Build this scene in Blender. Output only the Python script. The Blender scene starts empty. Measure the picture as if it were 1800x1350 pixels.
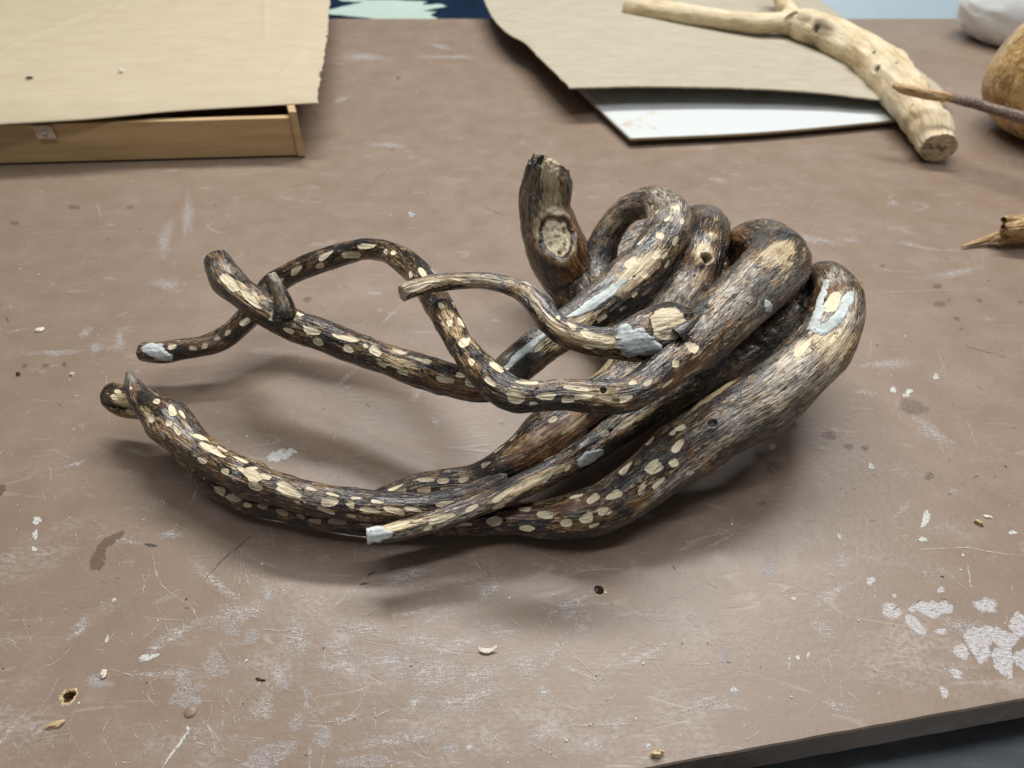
import bpy, math, random
import numpy as np
from mathutils import Vector, geometry

random.seed(7)
rng = np.random.default_rng(11)
R = math.radians
C = bpy.context.scene.collection
SC = bpy.context.scene

# ------------------------------------------------------------------ camera
CAM_H, PITCH, FPX = 0.55, R(42.0), 1250.0
CAM = np.array([0.0, 0.0, CAM_H])
FW = np.array([0.0, math.cos(PITCH), -math.sin(PITCH)])
RT = np.array([1.0, 0.0, 0.0])
UP = np.array([0.0, math.sin(PITCH), math.cos(PITCH)])
cd = bpy.data.cameras.new('camera')
cam = bpy.data.objects.new('camera', cd)
C.objects.link(cam)
cam.location = (0, 0, CAM_H)
cam.rotation_euler = (R(90) - PITCH, 0, 0)
cd.sensor_width = 36.0
cd.lens = 36.0 * FPX / 1800.0
cd.clip_start, cd.clip_end = 0.01, 60.0
cd.dof.use_dof = True
cd.dof.focus_distance = 0.62
cd.dof.aperture_fstop = 6.0
SC.camera = cam

# ------------------------------------------------------------------ light
SC.view_settings.view_transform = 'Standard'
SC.view_settings.look = 'None'
SC.view_settings.exposure = 0.10
SC.view_settings.gamma = 1.0
W = bpy.data.worlds.new("World")
SC.world = W
W.use_nodes = True
W.node_tree.nodes['Background'].inputs[0].default_value = (1.0, 0.97, 0.93, 1)
W.node_tree.nodes['Background'].inputs[1].default_value = 0.11


def tube_lamp(name, loc, length, width, power, target, col=(1.0, 0.965, 0.90)):
    ld = bpy.data.lights.new(name, 'AREA')
    ld.shape = 'RECTANGLE'
    ld.size, ld.size_y = length, width
    ld.energy = power
    ld.color = col
    o = bpy.data.objects.new(name, ld)
    C.objects.link(o)
    o.location = loc
    d = Vector(target) - Vector(loc)
    o.rotation_euler = d.to_track_quat('-Z', 'Y').to_euler()
    return o


tube_lamp('ceiling_lamp', (0.35, 2.6, 3.0), 3.2, 0.28, 138, (0.1, 0.6, 0), (1.0, 0.985, 0.955))
tube_lamp('ceiling_lamp', (0.5, 1.35, 2.80), 3.2, 0.25, 22, (0.1, 0.6, 0), (1.0, 0.985, 0.955))
tube_lamp('ceiling_lamp', (0.2, 0.25, 2.60), 2.8, 0.20, 25, (0.1, 0.6, 0), (0.96, 0.985, 1.0))


# ------------------------------------------------------------------ helpers
def P(px, py, z=0.0):
    """where the sight line through a photo point meets the height z; also its depth"""
    d = FW + RT * (px - 900.0) / FPX - UP * (py - 675.0) / FPX
    t = (z - CAM_H) / d[2]
    return CAM + t * d


def depth(p):
    return float(np.dot(np.asarray(p) - CAM, FW))


def hsh(i, j, k, s):
    n = (i.astype(np.int64) * 374761393 + j.astype(np.int64) * 668265263 +
         k.astype(np.int64) * 2147483647 + s * 974634777) & 0xFFFFFFFF
    n = ((n ^ (n >> 13)) * 1274126177) & 0xFFFFFFFF
    n = n ^ (n >> 16)
    return (n & 0xFFFF) / 65535.0


def vn(p, s=0):
    """value noise 0..1 over an (n,3) array"""
    f = np.floor(p)
    t = p - f
    t = t * t * (3 - 2 * t)
    i, j, k = f[:, 0].astype(np.int64), f[:, 1].astype(np.int64), f[:, 2].astype(np.int64)
    r = 0
    for a in (0, 1):
        wa = t[:, 0] if a else 1 - t[:, 0]
        for b in (0, 1):
            wb = t[:, 1] if b else 1 - t[:, 1]
            for c in (0, 1):
                wc = t[:, 2] if c else 1 - t[:, 2]
                r = r + wa * wb * wc * hsh(i + a, j + b, k + c, s)
    return r


def fbm(p, s=0, o=3):
    r, a, tot = 0, 1.0, 0
    for n in range(o):
        r = r + a * vn(p * (2.03 ** n), s + n * 17)
        tot += a
        a *= 0.5
    return r / tot


def sstep(a, b, x):
    t = np.clip((x - a) / (b - a), 0, 1)
    return t * t * (3 - 2 * t)


def empty(name, loc, label, cat, group=None):
    o = bpy.data.objects.new(name, None)
    o.empty_display_size = 0.02
    C.objects.link(o)
    o.location = loc
    return tag(o, label, cat, group)


def tag(o, label=None, cat=None, group=None, kind=None):
    if label: o['label'] = label
    if cat: o['category'] = cat
    if group: o['group'] = group
    if kind: o['kind'] = kind
    return o


def link(name, me, mat, parent=None):
    o = bpy.data.objects.new(name, me)
    C.objects.link(o)
    if mat is not None and len(me.materials) == 0:
        me.materials.append(mat)
    if parent is not None:
        o.parent = parent
        off = Vector((0, 0, 0))
        q = parent
        while q is not None:
            off += Vector(q.location)
            q = q.parent
        o.location = -off
    return o


def mesh_np(name, V, F, mat, parent=None, attrs=None, vattrs=None, smooth=True):
    """one mesh object from vertex array and a list / array of faces"""
    me = bpy.data.meshes.new(name)
    V = np.asarray(V, dtype=np.float32)
    if isinstance(F, np.ndarray):
        nf, k = F.shape
        me.vertices.add(len(V))
        me.vertices.foreach_set('co', V.ravel())
        me.loops.add(nf * k)
        me.loops.foreach_set('vertex_index', F.astype(np.int32).ravel())
        me.polygons.add(nf)
        me.polygons.foreach_set('loop_start', np.arange(0, nf * k, k, dtype=np.int32))
        me.update(calc_edges=True)
    else:
        me.from_pydata([tuple(map(float, v)) for v in V], [], [tuple(map(int, f)) for f in F])
        me.update()
    for n, a in (attrs or {}).items():
        at = me.attributes.new(n, 'FLOAT', 'POINT')
        at.data.foreach_set('value', np.asarray(a, dtype=np.float32))
    for n, a in (vattrs or {}).items():
        at = me.attributes.new(n, 'FLOAT_VECTOR', 'POINT')
        at.data.foreach_set('vector', np.asarray(a, dtype=np.float32).ravel())
    if smooth:
        me.polygons.foreach_set('use_smooth', np.ones(len(me.polygons), dtype=bool))
    return link(name, me, mat, parent)


# ---- node helper
class NT:
    def __init__(s, name):
        s.m = bpy.data.materials.new(name)
        s.m.use_nodes = True
        s.t = s.m.node_tree
        s.t.nodes.clear()
        s.out = s.t.nodes.new('ShaderNodeOutputMaterial')
        s.b = s.t.nodes.new('ShaderNodeBsdfPrincipled')
        s.t.links.new(s.b.outputs[0], s.out.inputs[0])

    def put(s, sock, v):
        if isinstance(v, bpy.types.NodeSocket):
            s.t.links.new(v, sock)
        elif isinstance(v, (tuple, list)) and len(v) == 3 and sock.type == 'RGBA':
            sock.default_value = (*v, 1)
        else:
            sock.default_value = v

    def bs(s, k, v):
        s.put(s.b.inputs[k], v)

    def at(s, n, o='Fac'):
        x = s.t.nodes.new('ShaderNodeAttribute')
        x.attribute_name = n
        return x.outputs[o]

    def pos(s):
        return s.t.nodes.new('ShaderNodeTexCoord').outputs['Object']

    def mp(s, v, sc=(1, 1, 1), rot=(0, 0, 0), loc=(0, 0, 0)):
        x = s.t.nodes.new('ShaderNodeMapping')
        s.put(x.inputs[0], v)
        x.inputs['Scale'].default_value = sc
        x.inputs['Rotation'].default_value = rot
        x.inputs['Location'].default_value = loc
        return x.outputs[0]

    def noise(s, v, sc=1.0, det=3.0, rough=0.55, dist=0.0):
        x = s.t.nodes.new('ShaderNodeTexNoise')
        s.put(x.inputs['Vector'], v)
        x.inputs['Scale'].default_value = sc
        x.inputs['Detail'].default_value = det
        x.inputs['Roughness'].default_value = rough
        x.inputs['Distortion'].default_value = dist
        return x.outputs['Fac']

    def vor(s, v, sc=1.0, feat='F1', out='Distance', rnd=1.0):
        x = s.t.nodes.new('ShaderNodeTexVoronoi')
        x.feature = feat
        s.put(x.inputs['Vector'], v)
        x.inputs['Scale'].default_value = sc
        x.inputs['Randomness'].default_value = rnd
        return x.outputs[out]

    def m_(s, op, a, b=0.0, c=None, clamp=False):
        x = s.t.nodes.new('ShaderNodeMath')
        x.operation = op
        x.use_clamp = clamp
        s.put(x.inputs[0], a)
        s.put(x.inputs[1], b)
        if c is not None: s.put(x.inputs[2], c)
        return x.outputs[0]

    def ss(s, v, a, b, lo=0.0, hi=1.0):
        x = s.t.nodes.new('ShaderNodeMapRange')
        x.interpolation_type = 'SMOOTHSTEP'
        s.put(x.inputs[0], v)
        x.inputs[1].default_value = a
        x.inputs[2].default_value = b
        x.inputs[3].default_value = lo
        x.inputs[4].default_value = hi
        return x.outputs[0]

    def ramp(s, v, stops):
        x = s.t.nodes.new('ShaderNodeValToRGB')
        s.put(x.inputs[0], v)
        e = x.color_ramp.elements
        while len(e) < len(stops): e.new(0.5)
        for q, (p, c) in zip(e, stops):
            q.position = p
            q.color = (*c, 1)
        return x.outputs[0]

    def mix(s, f, a, b, blend='MIX'):
        x = s.t.nodes.new('ShaderNodeMix')
        x.data_type = 'RGBA'
        x.blend_type = blend
        s.put(x.inputs[0], f)
        s.put(x.inputs[6], a)
        s.put(x.inputs[7], b)
        return x.outputs[2]

    def bump(s, h, st=0.5, d=0.001, n=None):
        x = s.t.nodes.new('ShaderNodeBump')
        x.inputs['Strength'].default_value = st
        x.inputs['Distance'].default_value = d
        s.put(x.inputs['Height'], h)
        if n is not None: s.put(x.inputs['Normal'], n)
        return x.outputs[0]

    def film(s, alpha):
        """thin see-through layer: mix with transparent"""
        tr = s.t.nodes.new('ShaderNodeBsdfTransparent')
        mx = s.t.nodes.new('ShaderNodeMixShader')
        s.put(mx.inputs[0], alpha)
        s.t.links.new(tr.outputs[0], mx.inputs[1])
        s.t.links.new(s.b.outputs[0], mx.inputs[2])
        s.t.links.new(mx.outputs[0], s.out.inputs[0])
        return s


# ------------------------------------------------------------------ materials
def mat_darkwood():
    n = NT('charred_driftwood')
    g = n.at('gc', 'Vector')
    g1 = n.noise(n.mp(g, (120, 760, 760)), 1, 2, 0.7, 0.5)
    g2 = n.noise(n.mp(g, (30, 210, 210)), 1, 5, 0.68, 0.9)
    crk = n.m_('ABSOLUTE', n.m_('SUBTRACT', n.noise(n.mp(g, (14, 170, 170), loc=(5, 2, 1)), 1, 2, 0.5, 0.6), 0.5))
    crk = n.m_('MULTIPLY', n.ss(crk, 0.0, 0.018, 1, 0), n.ss(n.noise(n.mp(g, (25, 60, 60)), 1, 2, 0.5), 0.45, 0.6))
    g3 = n.noise(n.mp(g, (14, 34, 34), loc=(3, 1, 7)), 1, 3, 0.5)
    fl = n.m_('ADD', n.m_('MULTIPLY', g2, 0.62), n.m_('MULTIPLY', g3, 0.38))
    fl = n.m_('ADD', fl, n.m_('MULTIPLY', n.m_('SUBTRACT', g1, 0.5), 0.62))
    fl = n.m_('ADD', fl, n.m_('MULTIPLY', n.at('tan'), 0.2))
    col = n.ramp(fl, [(0.42, (0.008, 0.007, 0.007)), (0.530, (0.021, 0.016, 0.013)), (0.580, (0.100, 0.056, 0.026)),
                      (0.625, (0.30, 0.185, 0.085)), (0.70, (0.62, 0.49, 0.29))])
    rust = n.ramp(g2, [(0.3, (0.035, 0.012, 0.005)), (0.5, (0.14, 0.055, 0.018)), (0.68, (0.36, 0.17, 0.055))])
    col = n.mix(n.m_('MULTIPLY', n.at('rust'), n.ss(g3, 0.3, 0.6), clamp=True), col, rust)
    gg = n.m_('ADD', n.m_('MULTIPLY', g1, 0.75), n.m_('MULTIPLY', g2, 0.35))
    grey = n.ramp(gg, [(0.395, (0.026, 0.021, 0.018)), (0.475, (0.125, 0.102, 0.080)), (0.54, (0.34, 0.295, 0.235)),
                       (0.64, (0.68, 0.61, 0.50))])
    gk = n.m_('MULTIPLY', n.at('grey'), n.ss(g3, 0.25, 0.55), clamp=True)
    col = n.mix(gk, col, grey)
    amb = n.ss(n.noise(n.mp(g, (40, 70, 70), loc=(1, 5, 2)), 1, 4, 0.6), 0.52, 0.64)
    col = n.mix(n.m_('MULTIPLY', amb, 0.62), col, n.ramp(g1, [(0.35, (0.06, 0.028, 0.010)), (0.52, (0.26, 0.135, 0.045)), (0.68, (0.50, 0.32, 0.14))]))
    sp = n.ss(n.m_('ADD', n.at('spot'), n.m_('MULTIPLY', n.m_('SUBTRACT', g1, 0.5), 0.6)), 0.42, 0.58)
    spc = n.ramp(n.m_('ADD', n.m_('MULTIPLY', g1, 0.6), n.m_('MULTIPLY', g2, 0.4)),
                 [(0.28, (0.46, 0.34, 0.19)), (0.41, (0.72, 0.60, 0.39)), (0.60, (0.84, 0.75, 0.55))])
    spc = n.mix(n.at('dull'), spc, (0.44, 0.36, 0.24))
    col = n.mix(sp, col, spc)
    cut = n.ramp(n.noise(n.pos(), 240, 4, 0.6),
                 [(0.33, (0.09, 0.065, 0.04)), (0.42, (0.46, 0.375, 0.255)), (0.62, (0.70, 0.60, 0.43))])
    col = n.mix(n.at('cut'), col, cut)
    col = n.mix(n.m_('MULTIPLY', crk, 0.8), col, (0.012, 0.009, 0.007))
    col = n.mix(n.at('dark'), col, (0.006, 0.005, 0.005))
    n.bs('Base Color', col)
    mat = n.m_('MAXIMUM', sp, n.at('cut'))
    ro = n.m_('ADD', n.m_('MULTIPLY', g1, 0.26), n.m_('MULTIPLY', g3, 0.16))
    ro = n.m_('ADD', ro, n.m_('MULTIPLY', mat, 0.30))
    ro = n.m_('ADD', ro, n.m_('MULTIPLY', n.at('grey'), 0.16), clamp=True)
    n.bs('Roughness', n.m_('ADD', ro, 0.02))
    n.bs('Specular IOR Level', 0.62)
    n.bs('Coat Weight', n.m_('MULTIPLY', n.m_('SUBTRACT', 1.0, n.m_('MAXIMUM', mat, n.m_('MULTIPLY', gk, 0.7))), 0.28))
    n.bs('Coat Roughness', 0.16)
    hh = n.m_('ADD', n.m_('MULTIPLY', g1, 0.6), n.m_('MULTIPLY', g2, 1.0))
    hh = n.m_('SUBTRACT', hh, n.m_('MULTIPLY', crk, 0.6))
    n.bs('Normal', n.bump(hh, 0.85, 0.0018))
    return n.m


def mat_palewood():
    n = NT('pale_stripped_wood')
    g = n.at('gc', 'Vector')
    g1 = n.noise(n.mp(g, (24, 260, 260)), 1, 4, 0.65)
    g2 = n.noise(n.mp(g, (9, 30, 30)), 1, 5, 0.68)
    col = n.ramp(n.m_('ADD', n.m_('MULTIPLY', g1, 0.35), n.m_('MULTIPLY', g2, 0.65)),
                 [(0.32, (0.27, 0.175, 0.085)), (0.42, (0.50, 0.385, 0.225)), (0.54, (0.64, 0.54, 0.36)),
                  (0.70, (0.74, 0.66, 0.48))])
    cut = n.ramp(n.noise(n.pos(), 75, 5, 0.7),
                 [(0.36, (0.07, 0.05, 0.035)), (0.44, (0.36, 0.28, 0.17)), (0.62, (0.58, 0.47, 0.3))])
    col = n.mix(n.at('cut'), col, cut)
    col = n.mix(n.m_('MULTIPLY', n.at('grey'), n.ss(g2, 0.3, 0.6)), col, (0.12, 0.08, 0.05))
    col = n.mix(n.at('dark'), col, (0.03, 0.022, 0.016))
    n.bs('Base Color', col)
    n.bs('Roughness', 0.62)
    n.bs('Normal', n.bump(g1, 0.3, 0.001))
    return n.m


def mat_bark():
    n = NT('speckled_twig_bark')
    g = n.at('gc', 'Vector')
    g1 = n.noise(n.mp(g, (300, 500, 500)), 1, 3, 0.6)
    col = n.ramp(g1, [(0.35, (0.07, 0.045, 0.035)), (0.55, (0.20, 0.14, 0.11)), (0.7, (0.42, 0.34, 0.28))])
    tw = n.ramp(n.noise(n.mp(g, (60, 700, 700)), 1, 3, 0.6),
                [(0.35, (0.18, 0.09, 0.04)), (0.5, (0.46, 0.30, 0.15)), (0.65, (0.62, 0.46, 0.26))])
    n.bs('Base Color', n.mix(n.at('tan'), col, tw))
    n.bs('Roughness', 0.7)
    n.bs('Normal', n.bump(g1, 0.5, 0.001))
    return n.m


def mat_putty():
    n = NT('pale_blue_filler')
    p = n.pos()
    a = n.noise(p, 260, 4, 0.6)
    b = n.noise(p, 60, 3, 0.5)
    col = n.ramp(b, [(0.3, (0.40, 0.43, 0.42)), (0.50, (0.55, 0.60, 0.59)), (0.7, (0.64, 0.69, 0.68))])
    col = n.mix(n.ss(a, 0.60, 0.70), col, (0.26, 0.22, 0.17))
    col = n.mix(n.ss(n.noise(p, 620, 3, 0.6), 0.62, 0.68, 0, 0.8), col, (0.08, 0.07, 0.06))
    n.bs('Base Color', col)
    n.bs('Roughness', 0.72)
    n.bs('Normal', n.bump(n.m_('ADD', a, b), 0.45, 0.0012))
    return n.m


def mat_table():
    n = NT('brown_table_paint')
    p = n.pos()
    big = n.noise(p, 3.2, 4, 0.6)
    mid = n.noise(p, 22, 5, 0.62)
    strk = n.noise(n.mp(p, (26, 420, 420)), 1, 4, 0.6)
    fine = n.noise(p, 620, 2, 0.5)
    base = n.ramp(n.m_('ADD', n.m_('MULTIPLY', big, 0.55), n.m_('MULTIPLY', mid, 0.45)),
                  [(0.3, (0.206, 0.146, 0.106)), (0.5, (0.229, 0.166, 0.123)), (0.7, (0.258, 0.191, 0.145))])
    base = n.mix(n.ss(strk, 0.5, 0.75, 0, 0.12), base, (0.33, 0.27, 0.225))
    base = n.mix(n.ss(fine, 0.58, 0.75, 0, 0.22), base, (0.44, 0.38, 0.33))
    # worn pale patches, denser towards the working edge of the table
    sep = n.t.nodes.new('ShaderNodeSeparateXYZ')
    n.put(sep.inputs[0], p)
    front = n.ss(sep.outputs[1], 0.62, 0.20)
    worn = n.noise(n.mp(p, (9, 15, 15), loc=(4.3, 2.2, 0)), 1, 6, 0.68)
    wf = n.m_('MULTIPLY', n.ss(worn, 0.47, 0.72), n.m_('ADD', n.m_('MULTIPLY', front, 0.55), 0.16))
    wf = n.m_('MULTIPLY', wf, n.ss(n.noise(n.mp(p, (170, 300, 300)), 1, 5, 0.75), 0.40, 0.60))
    base = n.mix(n.m_('MULTIPLY', wf, 0.8), base, (0.48, 0.45, 0.43))

    # hairline scratches: thin level lines of stretched noise, broken up
    def hair(rot, sc, w, msk, loc):
        q = n.mp(p, sc, (0, 0, rot), loc)
        l = n.noise(q, 1, 1.5, 0.5)
        l = n.m_('ABSOLUTE', n.m_('SUBTRACT', l, 0.5))
        l = n.ss(l, 0.0, w, 1, 0)
        mk = n.noise(n.mp(p, (1, 1, 1), loc=(loc[1], loc[0], 3)), msk, 3, 0.6)
        return n.m_('MULTIPLY', l, n.ss(mk, 0.54, 0.64))
    s1 = hair(0.5, (3, 13, 1), 0.0075, 17, (1, 2, 0))
    s2 = hair(-0.9, (3, 14, 1), 0.0075, 19, (7, 4, 0))
    s3 = hair(1.5, (2.5, 12, 1), 0.0075, 14, (3, 9, 0))
    s4 = hair(2.4, (3, 22, 1), 0.010, 23, (5, 1, 0))
    sc = n.m_('MAXIMUM', n.m_('MAXIMUM', s1, s2), n.m_('MAXIMUM', s3, s4))
    base = n.mix(n.m_('MULTIPLY', sc, 0.22), base, (0.52, 0.46, 0.41))
    # dust: pale dots of several sizes
    def dots(scale, r, keep, loc):
        q = n.mp(p, (1, 1, 0.001), loc=loc)
        d = n.vor(q, scale)
        c = n.vor(q, scale, out='Color')
        sp = n.t.nodes.new('ShaderNodeSeparateColor')
        n.put(sp.inputs[0], c)
        return n.m_('MULTIPLY', n.ss(d, r * 0.6, r, 1, 0), n.ss(sp.outputs[0], 1 - keep, 1 - keep + 0.02))
    d1 = dots(150, 0.085, 0.20, (0.3, 0.1, 0))
    d2 = dots(330, 0.13, 0.16, (1.3, 2.1, 0))
    d3 = dots(62, 0.055, 0.12, (2.3, 0.7, 0))
    base = n.mix(n.m_('MULTIPLY', d2, 0.5), base, (0.5, 0.45, 0.4))
    base = n.mix(n.m_('MULTIPLY', d1, 0.75), base, (0.6, 0.55, 0.5))
    base = n.mix(n.m_('MULTIPLY', d3, 0.8), base, (0.07, 0.055, 0.045))
    n.bs('Base Color', base)
    r = n.m_('ADD', n.m_('MULTIPLY', mid, 0.30), 0.24)
    r = n.m_('ADD', r, n.m_('MULTIPLY', wf, 0.2))
    n.bs('Roughness', r)
    n.bs('Specular IOR Level', 0.42)
    h = n.m_('ADD', n.m_('MULTIPLY', strk, 0.25), n.m_('MULTIPLY', n.noise(p, 160, 3, 0.6), 0.7))
    h = n.m_('SUBTRACT', h, n.m_('MULTIPLY', sc, 0.6))
    n.bs('Normal', n.bump(h, 0.28, 0.0012))
    return n.m


def mat_film(name, col, col2, amax, streak=(40, 700, 1), rot=0.0, lo=0.35, hi=0.6, rough=0.55, bumpy=0.5, spec=0.5):
    n = NT(name)
    p = n.pos()
    s = n.noise(n.mp(p, streak, (0, 0, rot)), 1, 4, 0.65)
    f = n.noise(p, 300, 3, 0.6)
    n.bs('Base Color', n.mix(s, col, col2))
    n.bs('Roughness', rough)
    n.bs('Specular IOR Level', spec)
    n.bs('Normal', n.bump(s, bumpy, 0.0015))
    a = n.m_('ADD', n.m_('MULTIPLY', s, 0.6), n.m_('MULTIPLY', f, 0.4))
    al = n.m_('MULTIPLY', n.ss(a, lo, hi), n.at('alpha'))
    al = n.m_('MULTIPLY', al, amax, clamp=True)
    dust = n.ss(n.noise(n.mp(p, (1500, 1500, 1)), 1, 1, 0.5), 0.30, 0.70)
    al = n.ss(n.m_('SUBTRACT', n.m_('ADD', al, dust), 1.0), -0.02, 0.06)
    return n.film(al).m


def mat_plain(name, stops, scale=(60, 60, 60), rough=0.6, bump=0.2, bd=0.001, det=4, rot=0.0, spec=0.5):
    n = NT(name)
    p = n.pos()
    g = n.noise(n.mp(p, scale, (0, 0, rot)), 1, det, 0.6)
    n.bs('Base Color', n.ramp(g, stops))
    n.bs('Roughness', rough)
    n.bs('Specular IOR Level', spec)
    if bump: n.bs('Normal', n.bump(g, bump, bd))
    return n.m


M_WOOD, M_PALE, M_BARK, M_PUTTY, M_TABLE = mat_darkwood(), mat_palewood(), mat_bark(), mat_putty(), mat_table()
M_WATER = mat_film('frosted_water_mark', (0.34, 0.31, 0.30), (0.80, 0.79, 0.82), 0.92, (240, 620, 1), 0.35, 0.26, 0.56, 0.40, 1.0)
M_WATER2 = mat_film('thin_water_mark', (0.34, 0.31, 0.30), (0.62, 0.61, 0.64), 0.62, (120, 900, 1), 0.8, 0.34, 0.62, 0.34, 1.0)
M_SCUFF = mat_film('pale_scuff', (0.48, 0.45, 0.42), (0.66, 0.65, 0.66), 0.72, (120, 520, 1), 0.1, 0.36, 0.66, 0.6, 0.4)
M_DRIP = mat_film('dried_pale_paint', (0.50, 0.50, 0.46), (0.68, 0.69, 0.66), 0.85, (200, 260, 1), 0, 0.32, 0.50, 0.6, 0.5)
M_STAIN = mat_film('brown_stain', (0.15, 0.11, 0.085), (0.18, 0.135, 0.105), 0.50, (300, 300, 1), 0, 0.28, 0.55, 0.4, 0.4)
M_RUST = mat_film('worn_wood_patch', (0.20, 0.12, 0.07), (0.13, 0.07, 0.04), 0.75, (200, 200, 1), 0, 0.25, 0.5, 0.6, 0.4)
M_SCR = mat_film('pale_scratch', (0.48, 0.42, 0.37), (0.64, 0.58, 0.53), 0.85, (400, 400, 1), 0, 0.32, 0.55, 0.7, 0.2)
M_MARK = mat_film('black_mark', (0.04, 0.035, 0.03), (0.07, 0.06, 0.05), 0.75, (400, 400, 1), 0, 0.34, 0.52, 0.7, 0.2)
M_CRUMB = mat_plain('pale_crumb', [(0.3, (0.60, 0.52, 0.40)), (0.6, (0.78, 0.73, 0.64))], (500, 500, 500), 0.8, 0)
M_CHIP = mat_plain('wood_chip', [(0.35, (0.38, 0.23, 0.11)), (0.6, (0.62, 0.45, 0.25))], (200, 900, 300), 0.7, 0.3)
M_FLAKE = mat_plain('dark_flake', [(0.35, (0.03, 0.022, 0.018)), (0.6, (0.07, 0.05, 0.04))], (300, 300, 300), 0.6, 0.2)
M_KRAFT = mat_plain('kraft_paper', [(0.3, (0.430, 0.356, 0.245)), (0.7, (0.485, 0.410, 0.292))], (16, 34, 30), 0.75, 0.10, 0.001, det=8)
M_CARD = mat_plain('grey_cardboard', [(0.32, (0.350, 0.308, 0.232)), (0.68, (0.412, 0.370, 0.290))], (18, 50, 30), 0.8, 0.06, 0.001, rot=0.05)
M_CARDEDGE = mat_plain('cardboard_edge', [(0.3, (0.20, 0.15, 0.09)), (0.7, (0.50, 0.42, 0.28))], (300, 300, 500), 0.85, 0.3)
M_PLY = mat_plain('pale_plywood', [(0.3, (0.42, 0.28, 0.135)), (0.5, (0.52, 0.36, 0.185)), (0.7, (0.58, 0.42, 0.23))], (5, 60, 70), 0.5, 0.05)
M_DARK = mat_plain('dark_underside', [(0.3, (0.012, 0.010, 0.009)), (0.7, (0.03, 0.025, 0.02))], (30, 30, 30), 0.8, 0)
M_HOLE = mat_plain('raw_hole_wall', [(0.3, (0.06, 0.03, 0.015)), (0.6, (0.28, 0.18, 0.08))], (400, 400, 200), 0.9, 0.3)


# ------------------------------------------------------------------ swept wood
def catmull(Pts, step):
    Pts = np.asarray(Pts, float)
    Q = np.vstack([2 * Pts[0] - Pts[1], Pts, 2 * Pts[-1] - Pts[-2]])
    out = []
    for i in range(1, len(Q) - 2):
        p0, p1, p2, p3 = Q[i - 1], Q[i], Q[i + 1], Q[i + 2]
        n = max(2, int(np.linalg.norm((p2 - p1)[:3]) / step * 3))
        t = np.linspace(0, 1, n, endpoint=False)[:, None]
        t0 = 0.0
        a = 0.5
        d = lambda u, v: max(1e-6, np.linalg.norm((v - u)[:3])) ** a
        t1 = t0 + d(p0, p1); t2 = t1 + d(p1, p2); t3 = t2 + d(p2, p3)
        T = t1 + t * (t2 - t1)
        A1 = (t1 - T) / (t1 - t0) * p0 + (T - t0) / (t1 - t0) * p1
        A2 = (t2 - T) / (t2 - t1) * p1 + (T - t1) / (t2 - t1) * p2
        A3 = (t3 - T) / (t3 - t2) * p2 + (T - t2) / (t3 - t2) * p3
        B1 = (t2 - T) / (t2 - t0) * A1 + (T - t0) / (t2 - t0) * A2
        B2 = (t3 - T) / (t3 - t1) * A2 + (T - t1) / (t3 - t1) * A3
        out.append((t2 - T) / (t2 - t1) * B1 + (T - t1) / (t2 - t1) * B2)
    out.append(Q[-2][None])
    c = np.vstack(out)
    s = np.concatenate([[0], np.cumsum(np.linalg.norm(np.diff(c[:, :3], axis=0), axis=1))])
    n = max(4, int(s[-1] / step))
    u = np.linspace(0, s[-1], n)
    res = np.stack([np.interp(u, s, c[:, k]) for k in range(c.shape[1])], axis=1)
    # soften the radius and the line a little
    k = max(1, int(0.006 / step))
    ker = np.hanning(2 * k + 3)[1:-1]
    ker /= ker.sum()
    pad = np.pad(res, ((k, k), (0, 0)), mode='edge')
    sm = np.stack([np.convolve(pad[:, j], ker, 'valid') for j in range(res.shape[1])], axis=1)
    sm[0, :3], sm[-1, :3] = res[0, :3], res[-1, :3]
    return sm, u


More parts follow.
